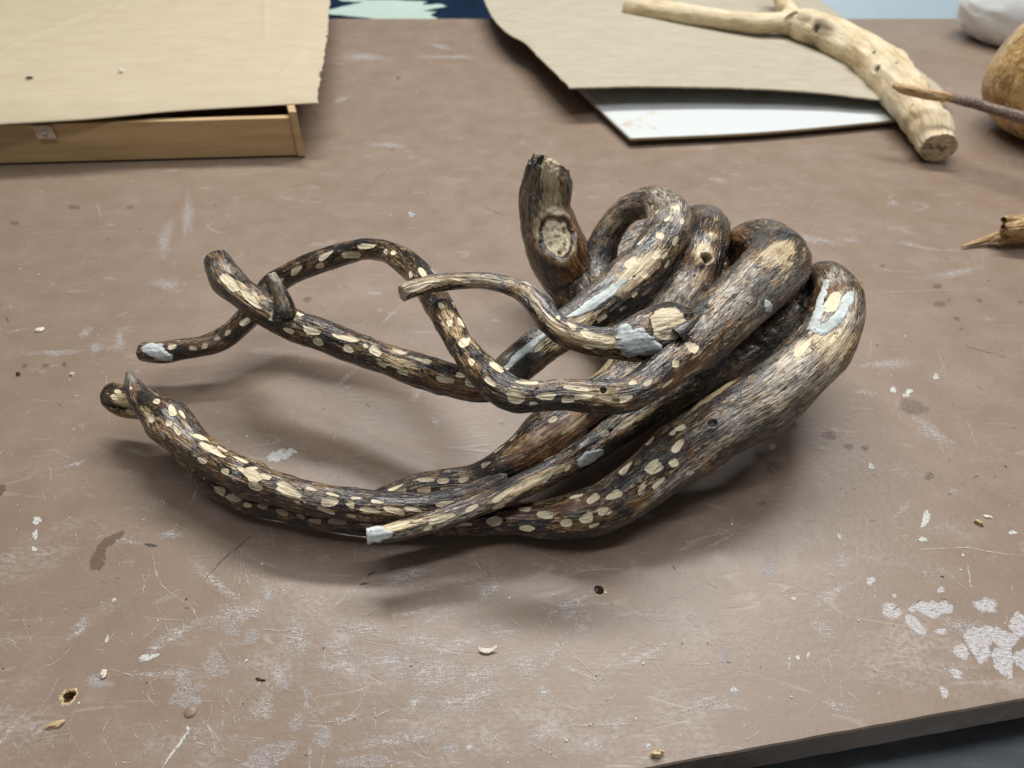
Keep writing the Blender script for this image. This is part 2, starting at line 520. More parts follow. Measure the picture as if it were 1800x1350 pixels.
class Branch:
    """a swept limb: pts are (px, py, height, radius in photo pixels)"""
    count = 0

    def __init__(s, pts, end0='round', end1='round', step=0.0010, lump=0.10, flute=0.05, grain=0.0007, world=False, flat=0.05):
        s.id = Branch.count
        Branch.count += 1
        L = []
        for a in pts:
            if world:
                L.append(a)
            else:
                w = P(a[0], a[1], a[2])
                L.append((*w, a[3] * depth(w) / FPX))
        c, u = catmull(L, step)
        cen, rad = c[:, :3], c[:, 3].copy()
        T = np.gradient(cen, axis=0)
        T /= np.linalg.norm(T, axis=1)[:, None]
        # rotation minimising frame
        N = np.zeros_like(T)
        a = np.cross(T[0], [0.13, 0.2, 1.0])
        N[0] = a / np.linalg.norm(a)
        for i in range(len(T) - 1):
            v1 = cen[i + 1] - cen[i]
            c1 = v1 @ v1
            rl = N[i] - 2 / c1 * (v1 @ N[i]) * v1
            tl = T[i] - 2 / c1 * (v1 @ T[i]) * v1
            v2 = T[i + 1] - tl
            c2 = v2 @ v2
            N[i + 1] = rl - (2 / c2 * (v2 @ rl) * v2 if c2 > 1e-14 else 0)
        B = np.cross(T, N)
        n = int(np.clip(2 * math.pi * rad.max() / step, 14, 230))
        # end caps
        cut = np.zeros(len(cen))
        along = np.zeros(len(cen))
        def cap(kind, r, rev):
            if kind == 'round':
                ph = np.linspace(0, math.pi / 2, max(6, int(r / step)))[1:]
                k, off, ct = np.cos(ph), np.sin(ph) * r * 0.75, ph * 0
            elif kind == 'flat':
                k = np.concatenate([[0.985, 0.95], np.linspace(0.88, 0.0, max(5, int(r / step)))])
                off, ct = np.concatenate([[0.0006, 0.0011], np.full(len(k) - 2, 0.0013)]), np.ones(len(k))
                ct[0] = 0
            else:
                return None
            k = np.maximum(k, 0.01)
            return k, off, ct
        for kind, at in ((end1, -1), (end0, 0)):
            cp = cap(kind, rad[at], at == 0)
            if cp is None: continue
            k, off, ct = cp
            sg = 1 if at == -1 else -1
            cc = cen[at] + sg * T[at][None] * off[:, None]
            rr = rad[at] * k
            tt, nn, bb = (np.repeat(x[at][None], len(k), 0) for x in (T, N, B))
            uu = u[at] + sg * (off + (1 - k) * rad[at] * 0.6)
            if at == -1:
                cen, rad = np.vstack([cen, cc]), np.concatenate([rad, rr])
                T, N, B = np.vstack([T, tt]), np.vstack([N, nn]), np.vstack([B, bb])
                u, cut = np.concatenate([u, uu]), np.concatenate([cut, ct])
            else:
                cen, rad = np.vstack([cc[::-1], cen]), np.concatenate([rr[::-1], rad])
                T, N, B = np.vstack([tt[::-1], T]), np.vstack([nn[::-1], N]), np.vstack([bb[::-1], B])
                u, cut = np.concatenate([uu[::-1], u]), np.concatenate([ct[::-1], cut])
        m = len(cen)
        th = np.linspace(0, 2 * math.pi, n, endpoint=False)
        ct_, st_ = np.cos(th), np.sin(th)
        s.m, s.n = m, n
        dirs = (N[:, None, :] * ct_[None, :, None] + B[:, None, :] * st_[None, :, None]).reshape(-1, 3)
        rad_v = np.repeat(rad, n)
        r0 = np.interp(u, u, np.maximum(rad, np.median(rad) * 0.5))
        uv = np.repeat(u, n)
        s.gc = np.stack([uv + s.id * 3.7, np.tile(ct_, m) * np.repeat(r0, n), np.tile(st_, m) * np.repeat(r0, n)], axis=1)
        # cross-section wobble, flutes along the grain
        q = s.gc
        cs = np.stack([uv * 1.0, np.tile(ct_, m), np.tile(st_, m)], axis=1)
        k = 1 + lump * 2 * (fbm(cs * [24, 0.9, 0.9] + s.id * 9.1, 3, 3) - 0.5)
        k += flute * 2 * (fbm(cs * [9, 2.3, 2.3] + s.id * 5.3, 8, 3) - 0.5)
        k += 0.05 * (fbm(cs * [80, 2.6, 2.6] + s.id * 3.3, 18, 3) - 0.5)
        # flattened section that slowly turns, small sideways kinks, odd swellings
        uu = np.stack([u * 1.0, u * 0 + s.id * 1.7, u * 0], axis=1)
        phi = np.repeat((fbm(uu * [9, 1, 1], 51, 2) - 0.5) * 9, n)
        k *= 1 + flat * np.cos(2 * (np.tile(th, m) - phi)) * np.repeat(0.4 + fbm(uu * [16, 1, 1], 52, 2), n)
        k *= 1 + 0.045 * np.repeat(sstep(.55, .85, fbm(uu * [26, 1, 1] + 9, 53, 2)), n) * (0.5 + np.cos(np.tile(th, m) - 2.3 * phi))
        kink = (fbm(uu * [30, 1, 1] + 4, 54, 2) - 0.5)[:, None] * N + (fbm(uu * [30, 1, 1] + 14, 55, 2) - 0.5)[:, None] * B
        V = np.repeat(cen + kink * np.minimum(rad * 0.30, 0.0028)[:, None], n, 0) + dirs * (rad_v * k)[:, None]
        gr = fbm(q * [30, 420, 420], 21, 3) - 0.5
        s.taper = np.clip(rad_v / 0.012, 0.15, 1)
        V += dirs * (gr * 2 * grain * s.taper)[:, None]
        s.V, s.dirs, s.rad, s.T = V, dirs, rad_v, np.repeat(T, n, 0)
        s.A = {k_: np.zeros(m * n) for k_ in ('spot', 'dull', 'grey', 'rust', 'tan', 'dark', 'cut')}
        s.A['cut'] = np.repeat(cut, n)
        if cut.any():
            jag = (fbm(V * 330 + 7, 5, 3) - 0.5) * 0.0028
            s.V = s.V + s.T * (jag * s.A['cut'])[:, None]
        s.project()

    def project(s):
        d = s.V - CAM
        z = d @ FW
        s.z = z
        s.px = 900 + FPX * (d @ RT) / z
        s.py = 675 - FPX * (d @ UP) / z
        s.front = np.einsum('ij,ij->i', s.dirs, d) < 0

    def find(s, x, y):
        d2 = (s.px - x) ** 2 + (s.py - y) ** 2 + np.where(s.front, 0, 1e6)
        i = int(np.argmin(d2))
        near = np.where(d2 < d2[i] + 25)[0]
        return int(near[np.argmin(s.z[near])])

    def ell(s, x, y, L, W_, ang=0.0, idx=None):
        """squared elliptical distance about a surface point; long axis along the grain"""
        i = s.find(x, y) if idx is None else idx
        c, t = s.V[i], s.T[i]
        w = np.cross(s.dirs[i], t)
        if ang:
            t, w = t * math.cos(ang) + w * math.sin(ang), w * math.cos(ang) - t * math.sin(ang)
        sc = s.z[i] / FPX
        d = s.V - c
        a, b = d @ t, d @ w
        h = d @ s.dirs[i]
        return (a / (L * sc)) ** 2 + (b / (W_ * sc)) ** 2 + (h / (max(L, W_) * 1.6 * sc)) ** 2, i, sc

    def chisel(s, x, y, L, W_, idx=None):
        """distance field of a chiselled facet: squarish, wedge shaped, ends ragged along the grain"""
        i = s.find(x, y) if idx is None else idx
        c, t = s.V[i], s.T[i]
        w = np.cross(s.dirs[i], t)
        g = random.uniform(-0.22, 0.22)
        t, w = t * math.cos(g) + w * math.sin(g), w * math.cos(g) - t * math.sin(g)
        sc = s.z[i] / FPX
        d = s.V - c
        L, W_ = L * random.uniform(0.66, 1.0), W_ * random.uniform(0.68, 0.98)
        a, b, h = d @ t / (L * sc), d @ w / (W_ * sc), d @ s.dirs[i] / (max(L, W_) * 1.6 * sc)
        k = random.uniform(-0.45, 0.45)
        b = (b + random.uniform(-0.25, 0.25) * a) / np.clip(1 + k * a, 0.35, 1.8)
        p = random.choice([2.0, 2.4, 3.0, 3.6])
        return (np.abs(a) ** p + np.abs(b) ** p + np.abs(h) ** p) ** (1 / p), i, sc

    def spots(s, lst, dull=False):
        wob = fbm(s.gc * [70, 200, 200], 31, 2) - 0.5
        fray = (fbm(s.gc * [24, 520, 520], 37, 2) - 0.5) * 0.45
        for q in lst:
            x, y, L, W_ = q[:4]
            f, i, sc = s.chisel(x, y, L, W_)
            f = f + wob * 0.5 + fray
            mk = sstep(1.18, 0.82, f)
            s.A['spot'] = np.maximum(s.A['spot'], mk)
            if dull or (len(q) > 4 and q[4]):
                s.A['dull'] = np.maximum(s.A['dull'], mk * 0.75)
            s.V -= s.dirs * (sstep(1.08, 0.72, f) * min(0.0015, W_ * sc * 0.20))[:, None]

    def paint(s, kind, lst):
        wob = fbm(s.gc * [22, 60, 60], 41, 3) - 0.5
        for x, y, L, W_, a in lst:
            e, i, sc = s.ell(x, y, L, W_)
            s.A[kind] = np.maximum(s.A[kind], a * sstep(1.25, 0.4, np.sqrt(e) + wob * 1.1))

    def knot(s, x, y, r, up, hole=0.0):
        e, i, sc = s.ell(x, y, r, r)
        s.V += s.dirs * (np.exp(-e * 0.8) * up)[:, None]
        if hole:
            wob = fbm(s.gc * 150, 5, 2) - 0.5
            k = sstep(0.62, 0.25, np.sqrt(e) + wob * 0.5)
            s.V -= s.dirs * (k * hole)[:, None]
            s.A['dark'] = np.maximum(s.A['dark'], k)

    def scatter(s, dens, back_only=True, size=(7, 15)):
        """carved spots on the side the photograph does not show"""
        cand = np.where(~s.front & (s.A['cut'] < 0.5) & (s.rad > 0.006))[0] if back_only else np.where(s.A['cut'] < 0.5)[0]
        if len(cand) == 0: return
        got = []
        area = s.m * s.n * 0.0010 ** 2
        for _ in range(int(dens * area)):
            i = int(rng.choice(cand))
            if any(np.linalg.norm(s.V[i] - s.V[j]) < 0.013 for j in got): continue
            got.append(i)
        wob = fbm(s.gc * [70, 200, 200], 31, 2) - 0.5
        for i in got:
            f, _, sc = s.chisel(0, 0, random.uniform(*size), random.uniform(4, 8), i)
            f = f + wob * 0.9
            s.A['spot'] = np.maximum(s.A['spot'], sstep(1.18, 0.82, f))
            s.V -= s.dirs * (sstep(1.1, 0.55, f) * 0.0007)[:, None]

    def faces(s):
        i = np.arange(s.m - 1)[:, None] * s.n
        j = np.arange(s.n)[None]
        jn = (j + 1) % s.n
        return np.stack([i + j, i + jn, i + s.n + jn, i + s.n + j], axis=-1).reshape(-1, 4)

    def build(s, name, mat, parent, label=None):
        s.o = mesh_np(name, s.V, s.faces(), mat, parent, s.A, {'gc': s.gc})
        if label: s.o['label'] = label
        return s.o

    def filler(s, strokes, lift=0.0012, label=None, name='filler_patch', mat=None, wobs=0.55):
        """a smear of filler hugging the limb along surface strokes (x, y, half width)"""
        segs = []
        for st in strokes:
            pts = [(s.V[s.find(x, y)], w * s.z[s.find(x, y)] / FPX) for x, y, w in st]
            if len(pts) == 1: pts = pts * 2
            segs += list(zip(pts[:-1], pts[1:]))
        D = np.full(len(s.V), 9.0)
        for (a, wa), (b, wb) in segs:
            ab = b - a
            l2 = ab @ ab
            t = np.clip(((s.V - a) @ ab) / l2, 0, 1) if l2 > 1e-12 else np.zeros(len(s.V))
            d = np.linalg.norm(s.V - (a + t[:, None] * ab), axis=1) / (wa + t * (wb - wa))
            D = np.minimum(D, d)
        wob = fbm(s.gc * [110, 260, 260] + 3, 77, 4) - 0.5
        D = D + wob * wobs * 1.7 + (fbm(s.gc * [60, 700, 700], 78, 2) - 0.5) * 0.5
        fac = s.faces()
        keep = (D[fac] < 1.12).all(axis=1)
        if not keep.any(): return
        fac = fac[keep]
        ids, inv = np.unique(fac, return_inverse=True)
        d = D[ids]
        hgt = sstep(1.10, 0.70, d) * lift - 0.0004 * (d > 1.06) + (fbm(s.V[ids] * 300, 4, 3) - 0.5) * 0.0011 * sstep(1.1, 0.8, d)
        V = s.V[ids] + s.dirs[ids] * hgt[:, None]
        o = mesh_np(name, V, inv.reshape(-1, 4), mat or M_PUTTY, s.o)
        if label: o['label'] = label
        return o


# ------------------------------------------------------------------ setting: walls, lower bench, floor
def box_obj(name, lo, hi, mat, parent=None, bev=0.0, rot=0.0, piv=None, skew=0.0):
    x0, y0, z0 = lo
    x1, y1, z1 = hi
    V = np.array([(x0, y0, z0), (x1, y0, z0), (x1, y1, z0), (x0, y1, z0), (x0, y0, z1), (x1, y0, z1), (x1, y1, z1), (x0, y1, z1)], float)
    if skew:
        V[:, 0] += skew * (V[:, 1] - piv[1])
    if rot:
        c, s = math.cos(rot), math.sin(rot)
        pv = np.array(piv, float)
        q = V[:, :2] - pv
        V[:, :2] = np.stack([q[:, 0] * c - q[:, 1] * s, q[:, 0] * s + q[:, 1] * c], 1) + pv
    F = [(0, 3, 2, 1), (4, 5, 6, 7), (0, 1, 5, 4), (1, 2, 6, 5), (2, 3, 7, 6), (3, 0, 4, 7)]
    o = mesh_np(name, V, F, mat, parent, smooth=False)
    if bev:
        md = o.modifiers.new('bevel', 'BEVEL')
        md.width = bev
        md.segments = 2
    return o


YB = float(P(900, 33)[1])
M_FLOOR = mat_plain('dark_floor', [(0.3, (0.03, 0.032, 0.035)), (0.7, (0.055, 0.058, 0.062))], (8, 8, 8), 0.5, 0.05)
tag(box_obj('floor', (-4, -3, -0.95), (4, 5, -0.90), M_FLOOR), kind='structure')
M_WALL = mat_plain('pale_wall_paint', [(0.3, (0.50, 0.54, 0.60)), (0.7, (0.55, 0.59, 0.64))], (6, 6, 6), 0.6, 0.05)
tag(box_obj('wall', (-5, 4.6, -0.90), (5, 4.7, 2.2), M_WALL), kind='structure')


def slope_board(name, x0, x1, mat, parent=None):
    """thick slab behind the far edge of the table, tilted back to catch the lamp light"""
    y0, z0, y1, z1, t_ = YB + .10, -.30, YB + .95, .40, .022
    n_ = Vector((0, z1 - z0, -(y1 - y0))).normalized() * t_
    V = [(x0, y0, z0), (x1, y0, z0), (x1, y1, z1), (x0, y1, z1)]
    V += [(x, y + n_.y, z + n_.z) for x, y, z in V]
    F = [(0, 1, 2, 3), (7, 6, 5, 4), (0, 4, 5, 1), (1, 5, 6, 2), (2, 6, 7, 3), (3, 7, 4, 0)]
    return mesh_np(name, V, F, mat, parent, smooth=False)


M_PALEBLUE = mat_plain('tilted_wall_paint', [(0.3, (0.35, 0.44, 0.50)), (0.7, (0.38, 0.475, 0.54))], (6, 6, 6), 0.5, 0.05)
tag(slope_board('tilted_wall_panel', .374, 2.2, M_PALEBLUE), 'pale blue wall behind the right half of the table, tilted to catch light', 'board')  # stands in for the upright wall; slope added so the lamps brighten it

# navy board with mint brush marks behind the table
M_NAVY = mat_plain('navy_board_paint', [(0.3, (0.005, 0.015, 0.038)), (0.7, (0.008, 0.022, 0.052))], (12, 12, 12), 0.85, 0.05, spec=0.12)
M_MINT = mat_plain('mint_paint', [(0.3, (0.47, 0.60, 0.53)), (0.7, (0.52, 0.65, 0.58))], (20, 20, 90), 0.85, 0.2, spec=0.15)
NB = empty('painted_board', (-0.6, YB + 0.10, -0.3), 'navy blue board with a mint brush stroke standing behind the table', 'board')
slope_board('panel', -3.2, .366, M_NAVY, NB)
_a = np.array([0, YB + .10, -.30])
_s = np.array([0, .85, .70]) / math.hypot(.85, .70)
_n = np.array([0, -.70, .85]) / math.hypot(.85, .70)


def on_board(px, py):
    d = FW + RT * (px - 900.0) / FPX - UP * (py - 675.0) / FPX
    t = ((_a - CAM) @ _n) / (d @ _n)
    q = CAM + t * d
    return (float(q[0]), float((q - _a) @ _s))


def board_pt(x, v, lift):
    q = _a + _s * v + _n * lift
    return (x, float(q[1]), float(q[2]))


st = [(583, -6), (604, 3), (640, 4), (600, 13), (580, 18), (572, 24), (592, 27), (628, 30), (660, 34), (770, 34), (757, 27), (768, 21),
      (742, 20), (786, 12), (776, 8), (742, 9), (752, 4), (700, 1), (640, 0), (612, -8)]
out = []
for (x0, y0), (x1, y1) in zip(st, st[1:] + st[:1]):
    for k_ in range(4):
        tt = k_ / 4
        out.append(on_board(x0 + (x1 - x0) * tt + random.uniform(-1.5, 1.5), y0 + (y1 - y0) * tt + random.uniform(-.6, .6)))
V = [board_pt(x, z, .002) for x, z in out] + [board_pt(x, z, -.001) for x, z in out]
tri = geometry.tessellate_polygon([[Vector((x, z, 0)) for x, z in out]])
N_ = len(out)
F = [tuple(t_) for t_ in tri] + [(i_, (i_ + 1) % N_, N_ + (i_ + 1) % N_, N_ + i_) for i_ in range(N_)]
mesh_np('brush_stroke', V, F, M_MINT, NB, smooth=False)

# ------------------------------------------------------------------ the work table
f0, f1 = P(1130, 1350), P(1800, 1227)
dx = f1 - f0
sl = dx[1] / dx[0]
yl = lambda x: float(f0[1] + sl * (x - f0[0]))
XL, XR = -2.0, 2.0
TABLE = empty('work_table', (0, 1.0, 0), 'large brown painted work table, scratched and stained', 'table')
corners = [(XL, yl(XL) - 0.0), (XR, yl(XR)), (XR, YB), (XL, YB)]
holes = []


def hole(px, py, r, n, jag, seed):
    c = P(px, py)
    rr = random.Random(seed)
    return c, [(c[0] + r * (1 + jag * rr.uniform(-1, 1)) * math.cos(2 * math.pi * k_ / n),
                c[1] + r * (1 + jag * rr.uniform(-1, 1)) * math.sin(2 * math.pi * k_ / n)) for k_ in range(n)]


hc1, h1 = hole(1053, 1037, .0047, 22, .05, 1)
hc2, h2 = hole(121, 1223, .0046, 22, .28, 5)
# front edge slightly uneven: knocked arris
fe = []
xs = np.linspace(XL, XR, 260)
for x in xs:
    fe.append((float(x), yl(x) + random.uniform(0, .0006)))
poly = [*fe, corners[2], corners[3]]
pts = [Vector(p) for p in poly + h1 + h2]
np_, n1, n2 = len(poly), len(h1), len(h2)
edges = [(i_, (i_ + 1) % np_) for i_ in range(np_)]
edges += [(np_ + i_, np_ + (i_ + 1) % n1) for i_ in range(n1)] + [(np_ + n1 + i_, np_ + n1 + (i_ + 1) % n2) for i_ in range(n2)]
vo, eo, fo, *_ = geometry.delaunay_2d_cdt(pts, edges, [], 1, 1e-6)


def inside(c, ring):
    ins = False
    for (x0, y0), (x1, y1) in zip(ring, ring[1:] + ring[:1]):
        if (y0 > c[1]) != (y1 > c[1]) and c[0] < (x1 - x0) * (c[1] - y0) / (y1 - y0) + x0: ins = not ins
    return ins


tf = []
for t_ in fo:
    c = sum((vo[q] for q in t_), Vector((0, 0))) / 3
    if not inside(c, h1) and not inside(c, h2): tf.append(tuple(t_))
TH = 0.040
V = [(p.x, p.y, 0.0) for p in vo]
nb = len(V)
V += [(x, y - .0012, -.0016) for x, y in fe] + [(x, y - .0012, -TH) for x, y in fe]
F = list(tf)
# find indices of front edge in vo
from mathutils.kdtree import KDTree
kd = KDTree(len(vo))
for i_, p in enumerate(vo): kd.insert((p.x, p.y, 0), i_)
kd.balance()
fi = [kd.find((x, y, 0))[1] for x, y in fe]
for i_ in range(len(fe) - 1):
    F.append((fi[i_], nb + i_, nb + i_ + 1, fi[i_ + 1]))
    F.append((nb + i_, nb + len(fe) + i_, nb + len(fe) + i_ + 1, nb + i_ + 1))
a0 = len(V)
V += [(XR, YB, -TH), (XL, YB, -TH), (XL, yl(XL), -TH), (XR, yl(XR), -TH), (XL, YB, 0), (XR, YB, 0)]
F += [(a0, a0 + 1, a0 + 2, a0 + 3), (a0 + 1, a0, a0 + 5, a0 + 4)]
table_top = mesh_np('table_top', V, F, M_TABLE, TABLE, smooth=False)
for c, ring, dp in ((hc1, h1, .03), (hc2, h2, .009)):
    n = len(ring)
    V = [(x, y, -.0001) for x, y in ring] + [(c[0] + (x - c[0]) * .9, c[1] + (y - c[1]) * .9, -dp) for x, y in ring]
    F = [(i_, n + i_, n + (i_ + 1) % n, (i_ + 1) % n) for i_ in range(n)] + [tuple(range(n, 2 * n))]
    mesh_np('screw_hole', V, F, M_HOLE, table_top, smooth=False)
# raised torn fibres round the second hole, a painted-over screw head
M_FIBRE = mat_plain('torn_fibre', [(0.3, (0.42, 0.30, 0.15)), (0.6, (0.66, 0.52, 0.30))], (600, 600, 600), 0.8, 0.2)


def rim(c, ring, w, hgt, seed, name, a_from=0, a_to=22):
    rr = random.Random(seed)
    V, F = [], []
    for k_ in range(a_from, a_to):
        x, y = ring[k_ % len(ring)]
        d_ = Vector((x - c[0], y - c[1], 0)).normalized()
        ww = w * rr.uniform(.25, 1.3)
        V += [(x - d_.x * .0004, y - d_.y * .0004, -.0006), (x + d_.x * ww * .4, y + d_.y * ww * .4, hgt * rr.uniform(.4, 1.2)),
              (x + d_.x * ww, y + d_.y * ww, .0001)]
    m = a_to - a_from
    for k_ in range(m - 1):
        for q in (0, 1):
            F.append((k_ * 3 + q, (k_ + 1) * 3 + q, (k_ + 1) * 3 + q + 1, k_ * 3 + q + 1))
    mesh_np(name, V, F, M_FIBRE, table_top, smooth=False)


rim(hc2, h2, .0022, .0010, 4, 'torn_rim', 0, 23)
rim(hc1, h1, .0012, .0004, 8, 'torn_rim', 12, 26)
c = P(335, 1251)
V, F = [], []
for i_ in range(6):
    ph = i_ / 5 * math.pi / 2
    for k_ in range(18):
        a_ = 2 * math.pi * k_ / 18
        V.append((c[0] + .0052 * math.cos(ph) * math.cos(a_), c[1] + .0052 * math.cos(ph) * math.sin(a_), .0022 * math.sin(ph) - .0002))
for i_ in range(5):
    for k_ in range(18):
        F.append((i_ * 18 + k_, i_ * 18 + (k_ + 1) % 18, (i_ + 1) * 18 + (k_ + 1) % 18, (i_ + 1) * 18 + k_))
mesh_np('screw_head', V, F, M_TABLE, table_top)

# leg and black bench seen below the front edge
lg = P(1300, 1345, -.045)
box_obj('leg', (lg[0] - .05, lg[1] - .0, -.90), (lg[0] + .010, lg[1] + .06, -TH - .002), mat_plain('raw_board', [(0.3, (0.36, 0.24, 0.10)), (0.7, (0.56, 0.42, 0.22))], (90, 90, 20), .8, .2), TABLE)
M_BLACK = mat_plain('dark_bench_paint', [(0.35, (0.10, 0.115, 0.13)), (0.52, (0.16, 0.185, 0.21)), (0.72, (0.32, 0.35, 0.38))], (7, 26, 1), .42, .08, .001, 6, .3)
BN = empty('dark_bench', (0.5, 0.2, -0.6), 'dark grey scuffed bench showing below the front edge of the brown table', 'bench')
bx = float(P(1338, 1350, -.09)[0])
box_obj('bench_top', (bx, -0.5, -.12), (1.6, 1.2, -.09), M_BLACK, BN, .002)
for x in (bx + .08, 1.45):
    for y in (-.4, 1.1):
        box_obj('leg', (x, y, -.90), (x + .05, y + .05, -.1205), M_BLACK, BN, .002)

# ------------------------------------------------------------------ marks on the table: thin films
zlev = [0.00008]


def film_blob(name, px, py, L, W_, ang, mat, jag=.25, soft=.35, n=30, seed=None, lobes=None):
    """thin dried film; L, W_ half sizes in photo pixels, ang in degrees in the photo (x right, y down)"""
    rr = random.Random(seed if seed is not None else int(px * 7 + py))
    if P(px, py)[1] < yl(P(px, py)[0]) + .012: return
    z = zlev[0]
    zlev[0] += 0.0000015
    ca, sa = math.cos(R(ang)), math.sin(R(ang))
    ph = [rr.uniform(0, 6.28) for _ in range(5)]
    V, A, F = [], [], []
    cpt = P(px, py, z)
    V.append(cpt)
    A.append(1.0)
    for ring, (q, al) in enumerate((((1 - soft) * .5, 1.0), (1 - soft, 1.0), (1.0, 0.0))):
        for k_ in range(n):
            a_ = 2 * math.pi * k_ / n
            j = 1 + jag * (.5 * math.sin(2 * a_ + ph[0]) + .4 * math.sin(3 * a_ + ph[1]) + .3 * math.sin(5 * a_ + ph[2]) + .25 * math.sin(9 * a_ + ph[3])) 
            if ring == 2: j += jag * rr.uniform(-.15, .15)
            u_, v_ = L * q * j * math.cos(a_), W_ * q * j * math.sin(a_)
            V.append(P(px + u_ * ca - v_ * sa, py + u_ * sa + v_ * ca, z))
            A.append(al)
    for k_ in range(n):
        F.append((0, 1 + k_, 1 + (k_ + 1) % n))
        for r_ in (0, 1):
            F.append((1 + r_ * n + k_, 1 + (r_ + 1) * n + k_, 1 + (r_ + 1) * n + (k_ + 1) % n, 1 + r_ * n + (k_ + 1) % n))
    return mesh_np(name, V, F, mat, table_top, {'alpha': A}, smooth=False)


rs0 = random.Random(21)
WATER = [(1567, 1074, 24, 14, 28), (1608, 1098, 24, 11, 42), (1634, 1070, 28, 15, 0), (1662, 1068, 14, 12, 0), (1733, 1064, 23, 15, 20), (1603, 1071, 7, 5, 0),
         (1530, 1021, 10, 8, 0), (1654, 1037, 8, 6, 0), (1572, 1047, 5, 4, 0), (1655, 1110, 12, 7, 10), (1690, 1146, 18, 11, 45), (1720, 1130, 40, 20, 62),
         (1760, 1120, 30, 18, 30), (1764, 1160, 32, 20, 65), (1796, 1100, 24, 22, 0), (1681, 1184, 14, 10, 30), (1765, 1211, 22, 12, 40), (1660, 1217, 13, 9, 50), (1684, 1232, 12, 8, 55), (1798, 1160, 16, 20, 0),
         (521, 1270, 15, 19, 0), (568, 1296, 17, 22, 0), (538, 1228, 4, 24, 0), (545, 1330, 4, 28, 0), (380, 1168, 22, 26, -20), (322, 1196, 16, 24, 20), (325, 1225, 22, 28, 60), (350, 1207, 13, 10, 0),
         (172, 1197, 22, 14, -10), (497, 1196, 11, 18, -12), (443, 1119, 16, 14, 0), (410, 1110, 13, 10, 0), (596, 1268, 8, 9, 0),
         (793, 1316, 25, 11, -12), (825, 1313, 6, 4, 0), (640, 1338, 50, 13, -2), (1354, 998, 15, 23, 8), (1367, 960, 11, 9, 0), (1328, 963, 5, 4, 0),
         (1273, 1153, 12, 13, 0), (1280, 1115, 4, 14, -10), (1295, 1218, 8, 9, 50), (460, 1338, 70, 24, -30)]
for px, py, L, W_, an in WATER:
    film_blob('water_mark', px, py, L, W_, an, M_WATER if px > 1500 or int(px) % 3 == 0 else M_WATER2, (.22, .34, .28)[int(py) % 3], (.14, .35)[int(px + py) % 2])
SCUFF = [(rs0.gauss(700, 330), rs0.gauss(1180, 80), rs0.uniform(15, 70), rs0.uniform(5, 24), rs0.uniform(-60, 40)) for _ in range(34)] + [
         (rs0.uniform(100, 1750), rs0.uniform(300, 1100), rs0.uniform(8, 40), rs0.uniform(3, 10), rs0.uniform(-50, 40)) for _ in range(34)] + [(290, 420, 16, 40, 5), (292, 500, 34, 12, 10), (150, 585, 22, 8, -40), (330, 380, 12, 50, 0), (680, 255, 40, 7, 5), (775, 82, 30, 5, 10), (790, 100, 60, 5, 0), (640, 100, 60, 8, 0),
         (600, 175, 24, 5, -20), (470, 1040, 14, 26, 10), (640, 1105, 60, 20, 5), (690, 1160, 70, 26, 0), (760, 1180, 80, 40, -10), (820, 1230, 90, 30, -14), (920, 1165, 50, 30, 20), (955, 1215, 12, 30, -5),
         (1085, 1275, 10, 34, 20), (1040, 1310, 40, 18, -5), (1445, 1105, 20, 36, -30), (1690, 1100, 36, 22, 0), (1480, 985, 14, 26, -30), (420, 1080, 60, 30, -20), (600, 1120, 40, 30, 0), (700, 1300, 90, 18, -8),
         (1240, 1230, 46, 9, -12), (1470, 1240, 40, 9, 18), (300, 940, 30, 10, -10), (1430, 420, 60, 8, 14), (1600, 430, 30, 5, 8), (1680, 480, 60, 8, -12), (1520, 690, 30, 8, 4), (1560, 640, 70, 10, -6),
         (1640, 760, 60, 14, 30), (720, 1010, 50, 12, -10), (100, 620, 50, 8, -3), (210, 600, 12, 26, -10), (1140, 1080, 60, 14, 4), (1005, 1080, 60, 16, 6), (880, 740, 9, 8, 0), (880, 1110, 60, 18, 10), (520, 1120, 40, 40, 0)]
for px, py, L, W_, an in SCUFF:
    film_blob('scuff_mark', px, py, L, W_, an, M_SCUFF, .35, .75)
DRIP = [(492, 800, 22, 11, -14), (484, 803, 10, 9, 20), (513, 793, 9, 5, 0), (1627, 912, 6, 20, 14), (1622, 948, 7, 5, 0), (62, 940, 5, 9, 20), (65, 915, 9, 7, 0), (60, 965, 5, 5, 0),
        (330, 1280, 3, 4, 0), (312, 1312, 3, 40, 36), (200, 1055, 4, 4, 0), (188, 1124, 3, 8, 8), (261, 1155, 24, 5, -10), (1290, 1212, 6, 5, 0), (1140, 1312, 5, 5, 0), (1475, 942, 4, 6, -20), (1395, 1052, 4, 4, 0),
        (1780, 936, 8, 4, 10), (1570, 685, 7, 5, 0), (1598, 688, 7, 5, 0), (1592, 695, 6, 4, 0), (1645, 662, 6, 5, 0), (1532, 820, 7, 5, 20), (1358, 785, 7, 5, 0), (1402, 1156, 5, 4, 0), (1420, 1152, 6, 3, -60), (723, 377, 5, 4, 20)]
for px, py, L, W_, an in DRIP:
    film_blob('dried_drip', px, py, L, W_, an, M_DRIP, .35, .2)
